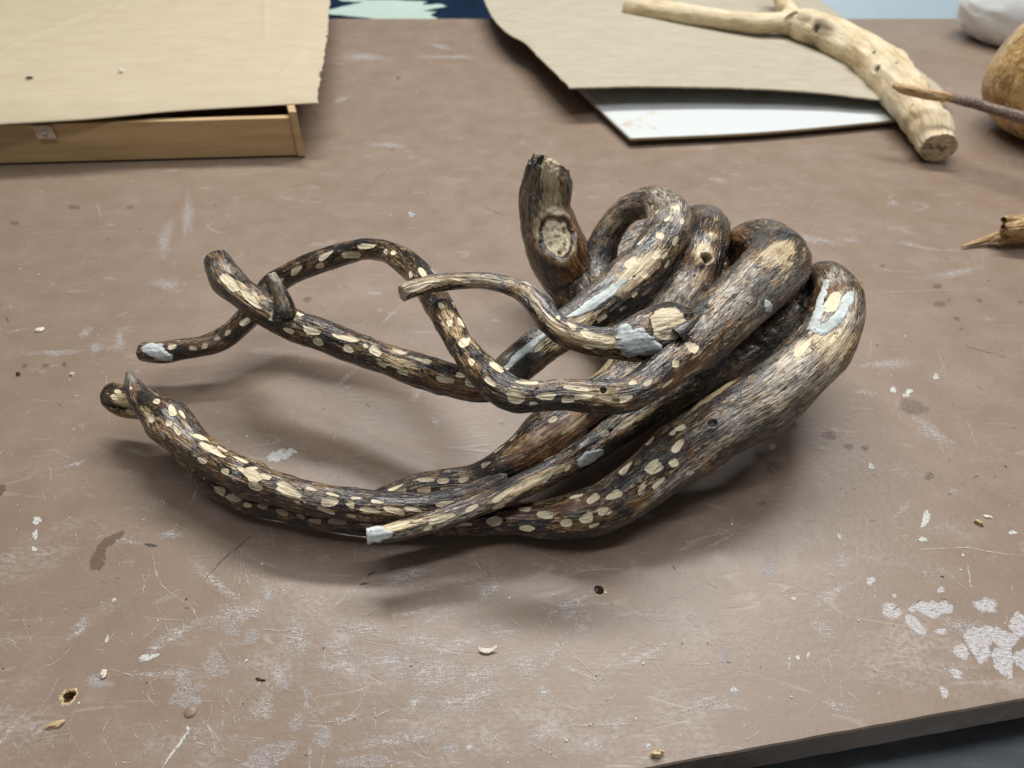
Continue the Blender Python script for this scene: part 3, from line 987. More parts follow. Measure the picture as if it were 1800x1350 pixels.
STAIN = [(1458, 765, 14, 10, 10), (1394, 747, 10, 7, 0), (1361, 821, 19, 13, 15), (1336, 800, 13, 10, 0), (1492, 785, 10, 7, 10), (1521, 787, 8, 6, 0), (1605, 715, 30, 15, 5), (1634, 836, 10, 9, 0),
         (1648, 503, 10, 5, 5), (1653, 534, 12, 7, 10), (1722, 528, 6, 4, 0), (1668, 528, 4, 3, 0), (1682, 560, 9, 4, 30), (1690, 577, 4, 3, 0), (1542, 606, 4, 3, 0), (1795, 530, 6, 3, 0), (130, 364, 12, 5, 0), (228, 364, 9, 4, 0),
         (25, 392, 10, 5, 0), (540, 526, 9, 6, 0), (1552, 467, 5, 4, 0), (700, 137, 5, 4, 0), (43, 643, 7, 5, -20), (32, 660, 4, 4, 0), (80, 642, 8, 4, 0), (113, 640, 6, 5, -60), (690, 263, 4, 2, 0),
         (1340, 885, 9, 6, 0)]
for px, py, L, W_, an in STAIN:
    film_blob('stain', px, py, L, W_, an, M_STAIN, .2, .35)
for px, py, L, W_, an in [(175, 977, 12, 26, 22), (196, 948, 25, 8, -25), (163, 992, 6, 10, 10), (2, 860, 8, 10, 0)]:
    film_blob('bare_patch', px, py, L, W_, an, M_RUST, .3, .12)
for px, py, L, W_, an in [(265, 958, 14, 3, 12), (645, 1035, 0, 0, 0), (367, 1012, 0, 0, 0), (652, 1008, 10, 2, -18), (640, 1026, 10, 2, -12)]:
    if L: film_blob('dark_scuff', px, py, L, W_, an, M_MARK, .3, .3, 16)


def strips(name, lst, mat, kind='stuff'):
    """many thin scratch lines joined: each is a list of photo points with a half width in metres"""
    V, A, F = [], [], []
    for pts, hw in lst:
        z = zlev[0] + .00002
        q = np.array([P(x, y, z) for x, y in pts])
        if any(p_[1] < yl(p_[0]) + .006 for p_ in q): continue
        k_ = max(3, int(np.linalg.norm(np.diff(q, axis=0), axis=1).sum() / .003))
        s_ = np.concatenate([[0], np.cumsum(np.linalg.norm(np.diff(q, axis=0), axis=1))])
        u_ = np.linspace(0, s_[-1], k_)
        c_ = np.stack([np.interp(u_, s_, q[:, j]) for j in range(3)], 1)
        t_ = np.gradient(c_, axis=0)
        t_ /= np.linalg.norm(t_, axis=1)[:, None] + 1e-9
        nrm = np.stack([-t_[:, 1], t_[:, 0], t_[:, 0] * 0], 1)
        wd = hw * np.sin(np.linspace(.15, math.pi - .15, k_)) ** .5 * rng.uniform(.5, 1.3, k_)
        c_ = c_ + nrm * (rng.normal(0, hw * .35, k_))[:, None]
        b_ = len(V)
        al = rng.uniform(.35, 1.0, k_)
        for j in range(k_):
            V.append(c_[j] + nrm[j] * wd[j])
            V.append(c_[j] - nrm[j] * wd[j])
            A += [al[j], al[j]]
        for j in range(k_ - 1):
            F.append((b_ + 2 * j, b_ + 2 * j + 1, b_ + 2 * j + 3, b_ + 2 * j + 2))
    o = mesh_np(name, V, F, mat, table_top, {'alpha': A}, smooth=False)
    o['kind'] = kind
    return o


L1 = [([(987, 1132), (1012, 1155), (1040, 1180), (1069, 1204)], .0008), ([(268, 975), (275, 1010), (285, 1030), (310, 1050), (335, 1063)], .0006), ([(335, 1063), (345, 1080), (352, 1100)], .0006),
      ([(1618, 966), (1660, 964), (1700, 962), (1740, 970), (1800, 978)], .0007), ([(782, 1107), (775, 1150), (761, 1200)], .0007), ([(978, 1100), (985, 1130), (990, 1150)], .0006), ([(1010, 1088), (1012, 1120)], .0010),
      ([(1160, 1262), (1200, 1250), (1290, 1228)], .0009), ([(1000, 1275), (1110, 1273)], .0009), ([(632, 1200), (642, 1225)], .0006), ([(658, 1230), (661, 1283)], .0005), ([(1115, 1115), (1250, 1300)], .0004),
      ([(1700, 990), (1708, 1040)], .0007), ([(1640, 985), (1705, 1042)], .0005), ([(1445, 1000), (1460, 1010), (1472, 1012)], .0008), ([(1390, 1140), (1385, 1180)], .0007), ([(1478, 1205), (1512, 1235)], .0007),
      ([(1350, 1050), (1390, 1035), (1365, 1040)], .0005), ([(1230, 1005), (1262, 1035), (1240, 1020), (1208, 1040)], .0006), ([(1210, 1042), (1165, 1055)], .0004), ([(700, 1110), (690, 1140)], .0006), ([(830, 1230), (880, 1215)], .0007),
      ([(170, 355), (178, 385)], .0006), ([(430, 1000), (440, 1040)], .0004), ([(350, 850), (330, 900)], .0005), ([(1700, 740), (1720, 790)], .0006), ([(1640, 760), (1660, 800)], .0005), ([(640, 740), (648, 760), (652, 790)], .0006),
      ([(590, 760), (586, 775)], .0007), ([(1470, 870), (1475, 915), (1480, 955)], .0004), ([(1515, 515), (1700, 508)], .0004), ([(1260, 1150), (1255, 1110), (1245, 1085)], .0005), ([(720, 1230), (760, 1210), (800, 1200)], .0006)]
rs = random.Random(3)
for _ in range(900):
    x, y = rs.uniform(0, 1800), 60 + 1290 * rs.random() ** .50
    if rs.random() < .45: x, y = rs.gauss(760, 420), rs.gauss(1170, 110)
    a_ = rs.choice([rs.uniform(0, math.pi), rs.gauss(1.1, .4), rs.gauss(1.57, .3)])
    ln = rs.choice([rs.uniform(6, 22), rs.uniform(15, 50), rs.uniform(40, 110)]) * (.5 + .5 * y / 1350)
    cv = rs.uniform(-.5, .5)
    pl = []
    for j in range(4):
        pl.append((x + ln * j / 3 * math.cos(a_ + cv * j / 3), y + ln * j / 3 * math.sin(a_ + cv * j / 3) * .75))
    L1.append((pl, rs.choice([.00015, .0002, .0003, .0004])))
strips('fine_scratches', L1, M_SCR)
L2 = [([(362, 1016), (390, 985), (420, 960), (448, 935)], .0007), ([(850, 362), (882, 378)], .0008), ([(1697, 608), (1768, 628)], .0007), ([(540, 180), (560, 215)], .0006), ([(620, 355), (690, 290)], .0006), ([(1180, 917), (1192, 908)], .0006),
      ([(640, 1032), (668, 1028)], .0006), ([(8, 553), (16, 568)], .0008), ([(1180, 880), (1188, 888)], .0006), ([(150, 455), (175, 452)], .0005), ([(1046, 628), (1056, 690)], .0005)]
for _ in range(110):
    x, y = rs.uniform(0, 1800), rs.uniform(200, 1340)
    a_ = rs.uniform(0, math.pi)
    ln = rs.uniform(4, 16)
    L2.append(([(x, y), (x + ln * math.cos(a_), y + ln * .6 * math.sin(a_))], rs.choice([.0003, .0005, .0007])))
strips('dark_nicks', L2, M_MARK)

# ------------------------------------------------------------------ loose bits
def crumb_geo(c, rx, ry, rz, ang, rr, V, F, n=7):
    b_ = len(V)
    ca, sa = math.cos(ang), math.sin(ang)
    for zz, k_ in ((0.0, .8), (.45, 1.0), (1.0, .55)):
        for j in range(n):
            a_ = 2 * math.pi * j / n
            q = k_ * rr.uniform(.65, 1.2)
            x, y = rx * q * math.cos(a_), ry * q * math.sin(a_)
            V.append((c[0] + x * ca - y * sa, c[1] + x * sa + y * ca, c[2] + rz * zz * rr.uniform(.7, 1.1)))
    for l_ in (0, 1):
        for j in range(n):
            F.append((b_ + l_ * n + j, b_ + l_ * n + (j + 1) % n, b_ + (l_ + 1) * n + (j + 1) % n, b_ + (l_ + 1) * n + j))
    F.append(tuple(b_ + 2 * n + j for j in range(n)))
    F.append(tuple(b_ + n - 1 - j for j in range(n)))


rr = random.Random(9)
V, F = [], []
for _ in range(620):
    x = rr.uniform(-1.1, 1.2)
    y = .16 + 1.5 * rr.random() ** 1.5
    if y < yl(x) + .004: continue
    s_ = rr.choice([.0004, .0005, .0006, .0008, .0012])
    crumb_geo((x, y, 0.0), s_ * rr.uniform(.8, 1.8), s_, s_ * .9, rr.uniform(0, 3), rr, V, F, 5)
tag(mesh_np('sawdust', V, F, M_CRUMB, None, smooth=False), 'pale sawdust crumbs strewn over the brown table', 'sawdust', kind='stuff')
V, F = [], []
for _ in range(120):
    x = rr.uniform(-.9, 1.1)
    y = .18 + 1.2 * rr.random() ** 1.4
    if y < yl(x) + .004: continue
    s_ = rr.choice([.0005, .0007, .0010])
    crumb_geo((x, y, 0.0), s_ * rr.uniform(.8, 2.5), s_, s_ * .7, rr.uniform(0, 3), rr, V, F, 5)
tag(mesh_np('dark_grit', V, F, M_FLAKE, None, smooth=False), 'dark bark grit strewn over the brown table', 'grit', kind='stuff')


def chip(name, px, py, L, W_, h, ang, mat, label, cat, z=0.0, group='loose wood chips and flakes'):
    c = P(px, py, z)
    sc = depth(c) / FPX
    V, F = [], []
    crumb_geo((0, 0, 0), L * sc, W_ * sc, h, ang, random.Random(int(px)), V, F, 9)
    me = bpy.data.meshes.new(name)
    me.from_pydata(V, [], F)
    o = link(name, me, mat)
    o.location = (float(c[0]), float(c[1]), float(c[2]))
    return tag(o, label, cat, group)


chip('wood_chip', 1719, 920, 10, 5, .004, -.6, M_CHIP, 'brown wood chip beside a white crumb near the right edge of the table', 'wood chip')
chip('wood_flake', 1736, 909, 7, 4, .002, -.3, M_CRUMB, 'thin white flake just behind the brown wood chip', 'wood flake')
chip('wood_flake', 70, 581, 9, 6, .003, .6, M_CRUMB, 'cream flake lying alone at the far left, left of the filler-tipped twig', 'wood flake')
chip('wood_flake', 127, 659, 5, 4, .003, .1, M_CRUMB, 'small cream flake left of the curved horn tip of the driftwood', 'wood flake')
chip('wood_flake', 183, 1186, 6, 9, .004, .2, M_CRUMB, 'upright cream flake near the front left corner above the torn hole', 'wood flake')
chip('wood_chip', 100, 1274, 18, 7, .003, .35, M_CHIP, 'flat grey brown chip left of the painted-over screw head', 'wood chip')
chip('bark_flake', 32, 659, 4, 4, .004, .2, M_FLAKE, 'small dark bark flake at the far left of the table', 'bark flake')
chip('bark_flake', 458, 1195, 11, 3, .002, -.2, M_FLAKE, 'thin black bark sliver lying on the front left of the table', 'bark flake')
chip('wood_crumb', 1155, 1327, 12, 7, .006, .2, M_FIBRE, 'yellow wood crumb stuck on the front edge of the table', 'wood crumb')
chip('wood_flake', 213, 125, 6, 4, .005, 0, M_CRUMB, 'white crumb lying on the brown kraft paper', 'wood flake', .0915)
chip('bark_flake', 52, 138, 7, 3, .004, .2, M_FLAKE, 'dark bark flake lying on the brown kraft paper', 'bark flake', .0915)
chip('plastic_flake', 725, 378, 6, 3, .002, -.4, mat_plain('blue_plastic', [(0.3, (0.25, 0.38, 0.62)), (0.7, (0.4, 0.52, 0.74))], (90, 90, 90), .4, 0), 'tiny blue flake on the table behind the arched limb', 'flake')
# curled shaving
c0 = [P(841, 1137, .004), P(845, 1142, .003), P(852, 1144, .0025), P(860, 1144, .0025), P(867, 1141, .003), P(873, 1136, .005)]
V = []
for i_, p in enumerate(c0):
    w_ = (.0004, .0013, .0017, .0016, .0012, .0003)[i_]
    V += [(p[0], p[1] - w_, p[2] - .0005), (p[0], p[1], p[2] - .0008), (p[0], p[1] + w_, p[2] + .0006)]
F = [(3 * i_ + q, 3 * i_ + 3 + q, 3 * i_ + 4 + q, 3 * i_ + 1 + q) for i_ in range(5) for q in (0, 1)]
o = mesh_np('wood_shaving', V, F, M_CRUMB)
md = o.modifiers.new('thickness', 'SOLIDIFY'); md.thickness = .0006
tag(o, 'pale curled wood shaving in front of the driftwood', 'wood shaving')
# ------------------------------------------------------------------ drawer under kraft paper (left)
bl, br = P(0, 290, .003), P(537, 275, .003)
u_ = (br - bl) / np.linalg.norm(br - bl)
u_[2] = 0
rotz = math.atan2(u_[1], u_[0])
piv = (float(br[0]), float(br[1]))
DR = empty('wooden_drawer', (piv[0], piv[1], 0), 'pale plywood drawer lying under the sheet of kraft paper', 'drawer')
LEN, DEP, HT = 1.15, .34, .084
bo = lambda n_, lo, hi, m=M_PLY, par=DR, bev=.0008: box_obj(n_, (piv[0] + lo[0], piv[1] + lo[1], lo[2]), (piv[0] + hi[0], piv[1] + hi[1], hi[2]), m, par, bev, rotz, piv, -.27)
bo('front_panel', (-LEN, .004, .004), (-.0135, .018, HT - .013))
bo('side_panel', (-.013, 0, .003), (0, DEP, HT - .001))
bo('side_panel', (-LEN - .014, 0, .003), (-LEN - .001, DEP, HT - .001))
bo('back_panel', (-LEN, DEP - .014, .004), (-.0135, DEP, HT - .002))
bo('bottom_panel', (-LEN, .0185, .008), (-.0135, DEP - .0145, .013))
for x in (-LEN * .9, -.06):
    bo('foot', (x, .03, 0), (x + .03, .06, .0029), M_DARK)
# clear bracket with a screw on the front
M_CLEAR = mat_plain('clear_plastic', [(0.3, (0.50, 0.42, 0.33)), (0.7, (0.62, 0.55, 0.46))], (90, 90, 90), .25, .05)
M_STEEL = mat_plain('screw_steel', [(0.3, (0.35, 0.36, 0.38)), (0.7, (0.55, 0.56, 0.58))], (300, 300, 300), .3, .1)
cc = P(88, 228, .055)
xo = (cc[0] - piv[0]) * math.cos(rotz) + (cc[1] - piv[1]) * math.sin(rotz)
cl = bo('clip', (xo - .016, -.001, .046), (xo + .016, .0035, .070), M_CLEAR, DR, .002)
bo('flange', (xo - .019, -.004, .066), (xo + .014, -.0012, .0715), M_CLEAR, cl, .001)
V, F = [], []
n = 14
for k_, (r_, y_) in enumerate(((.0042, 0), (.0042, -.0015), (.0028, -.0026), (.0002, -.0029))):
    for j in range(n):
        a_ = 2 * math.pi * j / n
        lx, ly, lz = xo + r_ * math.cos(a_), -.0011 + y_, .057 + r_ * math.sin(a_)
        V.append((piv[0] + lx * math.cos(rotz) - ly * math.sin(rotz), piv[1] + lx * math.sin(rotz) + ly * math.cos(rotz), lz))
for k_ in range(3):
    for j in range(n):
        F.append((k_ * n + j, k_ * n + (j + 1) % n, (k_ + 1) * n + (j + 1) % n, (k_ + 1) * n + j))
mesh_np('screw', V, F, M_STEEL, cl)


def sheet(name, bottom, right, left, top, nu, nv, mat, thick, label, cat, jag=(0, 0, 0, 0), relief=None, edge_mat=None):
    """Coons patch through four world-space boundary polylines; jag = roughness of bottom, right, left, top edges in metres"""
    def line(pts, n):
        q = np.asarray(pts, float)
        s = np.concatenate([[0], np.cumsum(np.linalg.norm(np.diff(q, axis=0), axis=1))])
        # smooth resample
        c, uu = catmull(np.hstack([q, np.ones((len(q), 1))]), max(.004, s[-1] / 400))
        t = np.linspace(0, uu[-1], n)
        return np.stack([np.interp(t, uu, c[:, k]) for k in range(3)], 1)
    b_, t_ = line(bottom, nu), line(top, nu)
    l_, r_ = line(left, nv), line(right, nv)
    U, Wv = np.meshgrid(np.linspace(0, 1, nu), np.linspace(0, 1, nv))
    U, Wv = U[..., None], Wv[..., None]
    S = (1 - Wv) * b_[None] + Wv * t_[None] + (1 - U) * l_[:, None] + U * r_[:, None]
    S -= (1 - U) * (1 - Wv) * b_[0] + U * (1 - Wv) * b_[-1] + (1 - U) * Wv * t_[0] + U * Wv * t_[-1]
    def rough(n, a, seed):
        x = np.linspace(0, 1, n)
        p = np.stack([x * n / 3.0, x * 0 + seed, x * 0], 1)
        return (fbm(p, seed, 4) - .5) * 1.6 * a + (fbm(p * .12, seed + 5, 2) - .5) * 0.9 * a - np.maximum(fbm(p * .5, seed + 9, 1) - .74, 0) * 9 * a
    S[0, :, 1] += rough(nu, jag[0], 3)
    S[:, -1, 0] += rough(nv, jag[1], 5)
    S[:, 0, 0] += rough(nv, jag[2], 7)
    if relief is not None:
        S[..., 2] += relief(S.reshape(-1, 3), U.ravel(), Wv.ravel()).reshape(S.shape[:2])
    V = S.reshape(-1, 3)
    i = np.arange(nv - 1)[:, None] * nu
    j = np.arange(nu - 1)[None]
    F = np.stack([i + j, i + j + 1, i + nu + j + 1, i + nu + j], -1).reshape(-1, 4)
    o = mesh_np(name, V, F, mat, smooth=True)
    if edge_mat: o.data.materials.append(edge_mat)
    md = o.modifiers.new('thickness', 'SOLIDIFY')
    md.thickness = thick
    md.offset = -1
    if edge_mat: md.material_offset_rim = 1
    return tag(o, label, cat)


def crease_relief(lines, amp=.0016, wav=.0012):
    def f(p, U, Wv):
        z = (fbm(p * [5, 7, 1], 9, 3) - .5) * wav * 2
        for (x0, y0, x1, y1, a) in lines:
            A_, B_ = P(x0, y0, .09), P(x1, y1, .09)
            d = B_[:2] - A_[:2]
            L_ = np.linalg.norm(d)
            d /= L_
            q = p[:, :2] - A_[:2]
            along = q @ d
            off = q @ np.array([-d[1], d[0]])
            z += a * np.exp(-np.abs(off) / .006) * sstep(-.02, .02, along) * sstep(L_ + .02, L_ - .02, along)
        return z
    return f


zp = .0885
kb = [P(-120, 229, zp - .010), P(0, 219, zp - .009), P(150, 210, zp - .008), P(300, 196, zp - .006), P(430, 188, zp - .005), P(558, 181, zp - .004)]
kr = [P(558, 181, zp - .004), P(562, 150, zp), P(570, 105, zp), P(575, 60, zp), P(579, 10, zp), P(582, -40, zp)]
kl = [P(-120, 229, zp - .010), P(-125, 190, zp), P(-130, 100, zp), P(-140, -40, zp)]
kt = [P(-140, -40, zp), P(200, -40, zp), P(582, -40, zp)]


rel0 = crease_relief([(0, 88, 190, 5, .0024), (465, 0, 465, 68, .0022), (465, 68, 570, 88, .0024), (0, 85, 320, 84, .0012), (280, 120, 470, 68, .0018), (160, 40, 250, -20, .0016), (490, 135, 540, 75, .0016), (40, 150, 120, 118, .0014)], wav=.0022)


def kraft_relief(p, U, Wv):
    # rounded lip where the paper folds over the front of the drawer
    return rel0(p, U, Wv) * sstep(0, .08, Wv) + .006 * np.sin(np.clip(Wv / .12, 0, 1) * math.pi) * (1 - U * .5)


sheet('kraft_paper', kb, kr, kl, kt, 260, 160, M_KRAFT, .0008, 'sheet of creased brown kraft paper with a torn edge lying on the drawer', 'paper', (0.0004, .0035, 0, 0), kraft_relief)

# ------------------------------------------------------------------ white board and grey card (right)
wb = [P(1108, 243, .017), P(1340, 232, .016), P(1585, 210, .016)]
wl = [P(1108, 243, .017), P(1060, 198, .019), P(1000, 140, .022)]
wr = [P(1585, 210, .016), P(1650, 172, .016), P(1560, 100, .018)]
wt = [P(1000, 140, .022), P(1280, 120, .020), P(1560, 100, .018)]
M_WHITE = NT('stained_white_card')
_p = M_WHITE.pos()
_st = M_WHITE.ss(M_WHITE.noise(_p, 17, 4, .65), .57, .70)
M_WHITE.bs('Base Color', M_WHITE.mix(M_WHITE.m_('MULTIPLY', _st, .65), (0.57, 0.60, 0.60), (0.46, 0.36, 0.19)))
M_WHITE.bs('Roughness', .45)
M_WHITE = M_WHITE.m
sheet('white_board', wb, wr, wl, wt, 60, 40, M_WHITE, .0055, 'white faced board with a tan edge lying under the grey cardboard', 'board', (.0005, 0, 0, 0), None, M_CARDEDGE)
# the board rests on a dark offcut that keeps it off the table
wx = P(1200, 190, 0)
of = box_obj('board_offcut', (wx[0] - .09, wx[1] + .03, 0.0), (wx[0] + .5, wx[1] + .16, .0115), M_DARK, None, .001)
tag(of, 'dark offcut holding up the white board', 'offcut')

cb = [P(1003, 154, .062), P(1090, 152, .060), P(1200, 152, .057), P(1330, 156, .052), P(1440, 163, .047), P(1560, 176, .040), P(1640, 180, .030), P(1672, 172, .026)]
cr = [P(1672, 172, .026), P(1640, 140, .028), P(1570, 92, .029), P(1480, 28, .030), P(1430, -10, .031), P(1390, -45, .031)]
clf = [P(1003, 154, .062), P(950, 102, .062), P(922, 74, .060), P(896, 60, .058), P(872, 38, .058), P(856, 12, .060), P(848, -12, .062), P(842, -45, .062)]
ct = [P(842, -45, .062), P(1100, -45, .045), P(1390, -45, .031)]


def card_relief(p, U, Wv):
    # a shallow fluting of the corrugated core and a sag under the log
    return (fbm(p * [4, 4, 1], 4, 2) - .5) * .003 + .0002 * np.sin(p[:, 1] * 2 * math.pi / .007 + p[:, 0] * 9)


sheet('grey_cardboard', cb, cr, clf, ct, 300, 220, M_CARD, .0032, 'grey corrugated cardboard with a torn front edge and curled left side', 'cardboard', (.0022, .003, .0015, 0), card_relief, M_CARDEDGE)

# ------------------------------------------------------------------ forked pale log
LOG = empty('pale_driftwood', tuple(float(v) for v in P(1640, 262, 0)), 'pale stripped forked driftwood log lying across the grey cardboard', 'driftwood')
lg_ = Branch([(1651, 260, .031, 28), (1641, 238, .035, 32), (1612, 195, .046, 34), (1574, 146, .056, 35), (1545, 115, .060, 35), (1500, 84, .063, 30), (1450, 60, .066, 28),
              (1418, 47, .068, 29), (1398, 41, .069, 22), (1375, 41, .069, 8)], 'flat', 'point', step=.0018, lump=.09, flute=.09)
lg_.knot(1540, 122, 13, .006, .008)
lg_.knot(1576, 100, 22, .006, 0)
lg_.knot(1432, 50, 16, .005, .004)
lg_.knot(1428, 80, 9, .002, .004)
lg_.knot(1533, 90, 7, .002, .003)
lg_.knot(1572, 110, 5, .001, .002)
lg_.knot(1493, 117, 5, .001, .002)
lg_.knot(1600, 182, 5, .001, .002)
lg_.paint('grey', [(1440, 45, 34, 14, .9), (1425, 75, 26, 14, .6), (1565, 160, 60, 12, .35), (1410, 30, 24, 10, .8)])
lg_.build('trunk', M_PALE, LOG)
ar = Branch([(1425, 50, .069, 20), (1402, 43, .069, 21), (1375, 40, .069, 17), (1330, 41, .068, 17), (1260, 34, .064, 17), (1200, 26, .061, 18), (1150, 19, .058, 18), (1107, 14, .056, 16)], 'point', 'round', step=.002, lump=.07)
ar.build('branch', M_PALE, LOG)
ar2 = Branch([(1396, 43, .070, 22), (1383, 20, .080, 16), (1376, -6, .094, 16), (1372, -40, .105, 15)], 'point', 'flat', step=.002, lump=.08)
ar2.paint('grey', [(1368, 12, 16, 10, 1.0)])
ar2.build('branch', M_PALE, LOG)

# speckled twig lying over the log
TW = empty('speckled_twig', tuple(float(v) for v in P(1700, 190, .08)), 'thin speckled twig with a split bare tip resting over the pale log', 'twig')
tb = Branch([(1572, 151, .104, 5), (1590, 157, .104, 9), (1625, 165, .103, 9), (1655, 170, .103, 8), (1672, 173, .102, 6)], 'flat', 'flat', step=.0016, lump=.18, flute=.15)
tb.A['tan'][:] = 1
tb.build('bare_tip', M_BARK, TW)
tk = Branch([(1668, 171, .102, 7.5), (1720, 184, .101, 8.5), (1770, 199, .100, 9), (1830, 218, .098, 10), (1960, 262, .100, 11), (2100, 320, .090, 12)], 'flat', 'flat', step=.0016, lump=.08)
tk.build('bark_stem', M_BARK, TW)
V, F = [], []
for k_ in range(7):
    c = P(1664 + random.uniform(-6, 8), 170 + random.uniform(-4, 4), .104)
    d = np.array([random.uniform(-1, 1), random.uniform(-1, .2), random.uniform(.2, 1)])
    d /= np.linalg.norm(d)
    b_ = len(V)
    V += [c + np.array([.0016, 0, 0]), c - np.array([.0016, 0, 0]), c + np.array([0, .0016, 0]), c + d * random.uniform(.008, .016)]
    F += [(b_, b_ + 1, b_ + 3), (b_ + 1, b_ + 2, b_ + 3), (b_ + 2, b_, b_ + 3)]
mesh_np('torn_fibres', V, F, M_FIBRE, TW, smooth=False)

# ------------------------------------------------------------------ gourd
gc_ = P(1846, 238, 0)
scg = depth(gc_ + np.array([0, 0, .08])) / FPX
RG = 142 * scg
M_GOURD = NT('mottled_gourd_skin')
_p = M_GOURD.pos()
_v = M_GOURD.noise(_p, 26, 3, .55, 2.6)
_r = M_GOURD.m_('ABSOLUTE', M_GOURD.m_('SUBTRACT', _v, .5))
_c = M_GOURD.ramp(M_GOURD.noise(_p, 16, 4, .6), [(0.36, (0.22, 0.110, 0.032)), (0.5, (0.40, 0.245, 0.088)), (0.62, (0.60, 0.41, 0.175))])
_c = M_GOURD.mix(M_GOURD.ss(_r, 0.0, .04, .85, 0), _c, (0.72, 0.54, 0.28))
_c = M_GOURD.mix(M_GOURD.ss(M_GOURD.noise(_p, 34, 3, .6, 1.5), .54, .60, 0, .75), _c, (0.16, 0.075, 0.02))
M_GOURD.bs('Base Color', _c)
M_GOURD.bs('Roughness', .38)
M_GOURD.bs('Normal', M_GOURD.bump(_v, .15, .001))
M_GOURD = M_GOURD.m
prof = [(0.0, .000), (.34, .000), (.42, .012), (.66, .10), (.86, .28), (.97, .52), (1.0, .74), (.97, .98), (.88, 1.22), (.72, 1.44), (.50, 1.60), (.30, 1.68), (.19, 1.72), (.13, 1.80), (.10, 1.92), (.085, 2.02), (0.0, 2.04)]
pc, _u = catmull(np.array([(a_, 0, b_, 1) for a_, b_ in prof]), .03)
V, F = [], []
n = 72
for q in pc:
    for j in range(n):
        a_ = 2 * math.pi * j / n
        V.append((max(q[0], .0005) * RG * math.cos(a_), max(q[0], .0005) * RG * math.sin(a_), q[2] * RG * .92))
V = np.array(V)
V[:, :2] *= (1 + .035 * (fbm(V * 16, 3, 2) - .5))[:, None]
V += gc_
for k_ in range(len(pc) - 1):
    for j in range(n):
        F.append((k_ * n + j, k_ * n + (j + 1) % n, (k_ + 1) * n + (j + 1) % n, (k_ + 1) * n + j))
tag(mesh_np('gourd', V, F, M_GOURD), 'round mottled brown gourd at the right edge of the table', 'gourd')

# ------------------------------------------------------------------ clear plastic bag
M_BAG = NT('cloudy_plastic')
_p = M_BAG.pos()
_n = M_BAG.noise(_p, 14, 4, .6, .6)
M_BAG.bs('Base Color', M_BAG.ramp(_n, [(0.35, (0.74, 0.80, 0.84)), (0.6, (0.88, 0.92, 0.95))]))
M_BAG.bs('Roughness', .22)
M_BAG.bs('Subsurface Weight', .3)
M_BAG.bs('Subsurface Radius', (.03, .03, .03))
M_BAG = M_BAG.m
n, m = 90, 60
V, F = [], []
bc = P(1815, 38, .05)
for i_ in range(m + 1):
    t_ = i_ / m
    for j in range(n):
        a_ = 2 * math.pi * j / n
        V.append((math.cos(math.pi * t_) , math.sin(math.pi * t_) ** .6 * math.cos(a_), math.sin(math.pi * t_) ** .6 * math.sin(a_)))
V = np.array(V)
fold = fbm(V * [2.4, 3.5, 3.5] + 4, 6, 4)
fold = 1 - np.abs(fold - .5) * 4
V *= (1 + .05 * (fold - .6))[:, None]
V *= [.25, .12, .11]
an = R(-38)
x, y = V[:, 0].copy(), V[:, 1].copy()
V[:, 0], V[:, 1] = x * math.cos(an) - y * math.sin(an), x * math.sin(an) + y * math.cos(an)
V[:, 2] = np.maximum(V[:, 2], -.085)
V += [bc[0] + .06, bc[1] - .06, .086]
for i_ in range(m):
    for j in range(n):
        F.append((i_ * n + j, i_ * n + (j + 1) % n, (i_ + 1) * n + (j + 1) % n, (i_ + 1) * n + j))
tag(mesh_np('plastic_bag', V, F, M_BAG), 'cloudy pale blue plastic bag slumped behind the gourd', 'plastic bag')

# ------------------------------------------------------------------ broken wood piece at the right edge
BW = empty('broken_stick', tuple(float(v) for v in P(1770, 430, 0)), 'split tan stick with a long splinter point at the right edge of the table', 'stick')
M_SPLIT = NT('split_wood')
_g = M_SPLIT.at('gc', 'Vector')
_f = M_SPLIT.noise(M_SPLIT.mp(_g, (30, 500, 500)), 1, 4, .6)
M_SPLIT.bs('Base Color', M_SPLIT.ramp(_f, [(0.34, (0.12, 0.06, 0.022)), (0.48, (0.36, 0.22, 0.095)), (0.62, (0.55, 0.38, 0.19))]))
M_SPLIT.bs('Roughness', .65)
M_SPLIT.bs('Normal', M_SPLIT.bump(_f, .5, .0015))
M_SPLIT = M_SPLIT.m
q = Branch([(1766, 405, .030, 7), (1776, 404, .029, 16), (1800, 400, .028, 22), (1850, 394, .03, 24), (1930, 385, .03, 25), (2000, 376, .03, 26)], 'flat', 'flat', lump=.12, flute=.34)
q.build('split_body', M_SPLIT, BW)
for pts in ([(1691, 434, .004, 1.2), (1712, 427, .006, 4), (1740, 419, .010, 6), (1775, 410, .018, 9), (1815, 405, .022, 12)],
            [(1738, 428, .006, 1.5), (1752, 421, .012, 5), (1780, 414, .018, 8), (1810, 409, .02, 9)],
            [(1764, 386, .040, 5), (1769, 385, .040, 7), (1795, 390, .036, 10), (1840, 388, .036, 10)],
            [(1763, 399, .036, 4), (1774, 399, .034, 7), (1800, 400, .034, 9)],
            [(1752, 432, .005, 2), (1766, 425, .009, 6), (1800, 416, .014, 9)],
            [(1768, 419, .018, 3), (1778, 416, .02, 6), (1805, 412, .02, 8)]):
    Branch(pts, 'point', 'point', lump=.15, flute=.3).build('splinter', M_SPLIT, BW)
# ------------------------------------------------------------------ the twisted driftwood
base = P(1180, 700, 0.0)
WOOD = empty('twisted_driftwood', (float(base[0]), float(base[1]), 0.0),
             'large dark knotted driftwood with looping limbs and pale carved spots standing on the brown table', 'driftwood')

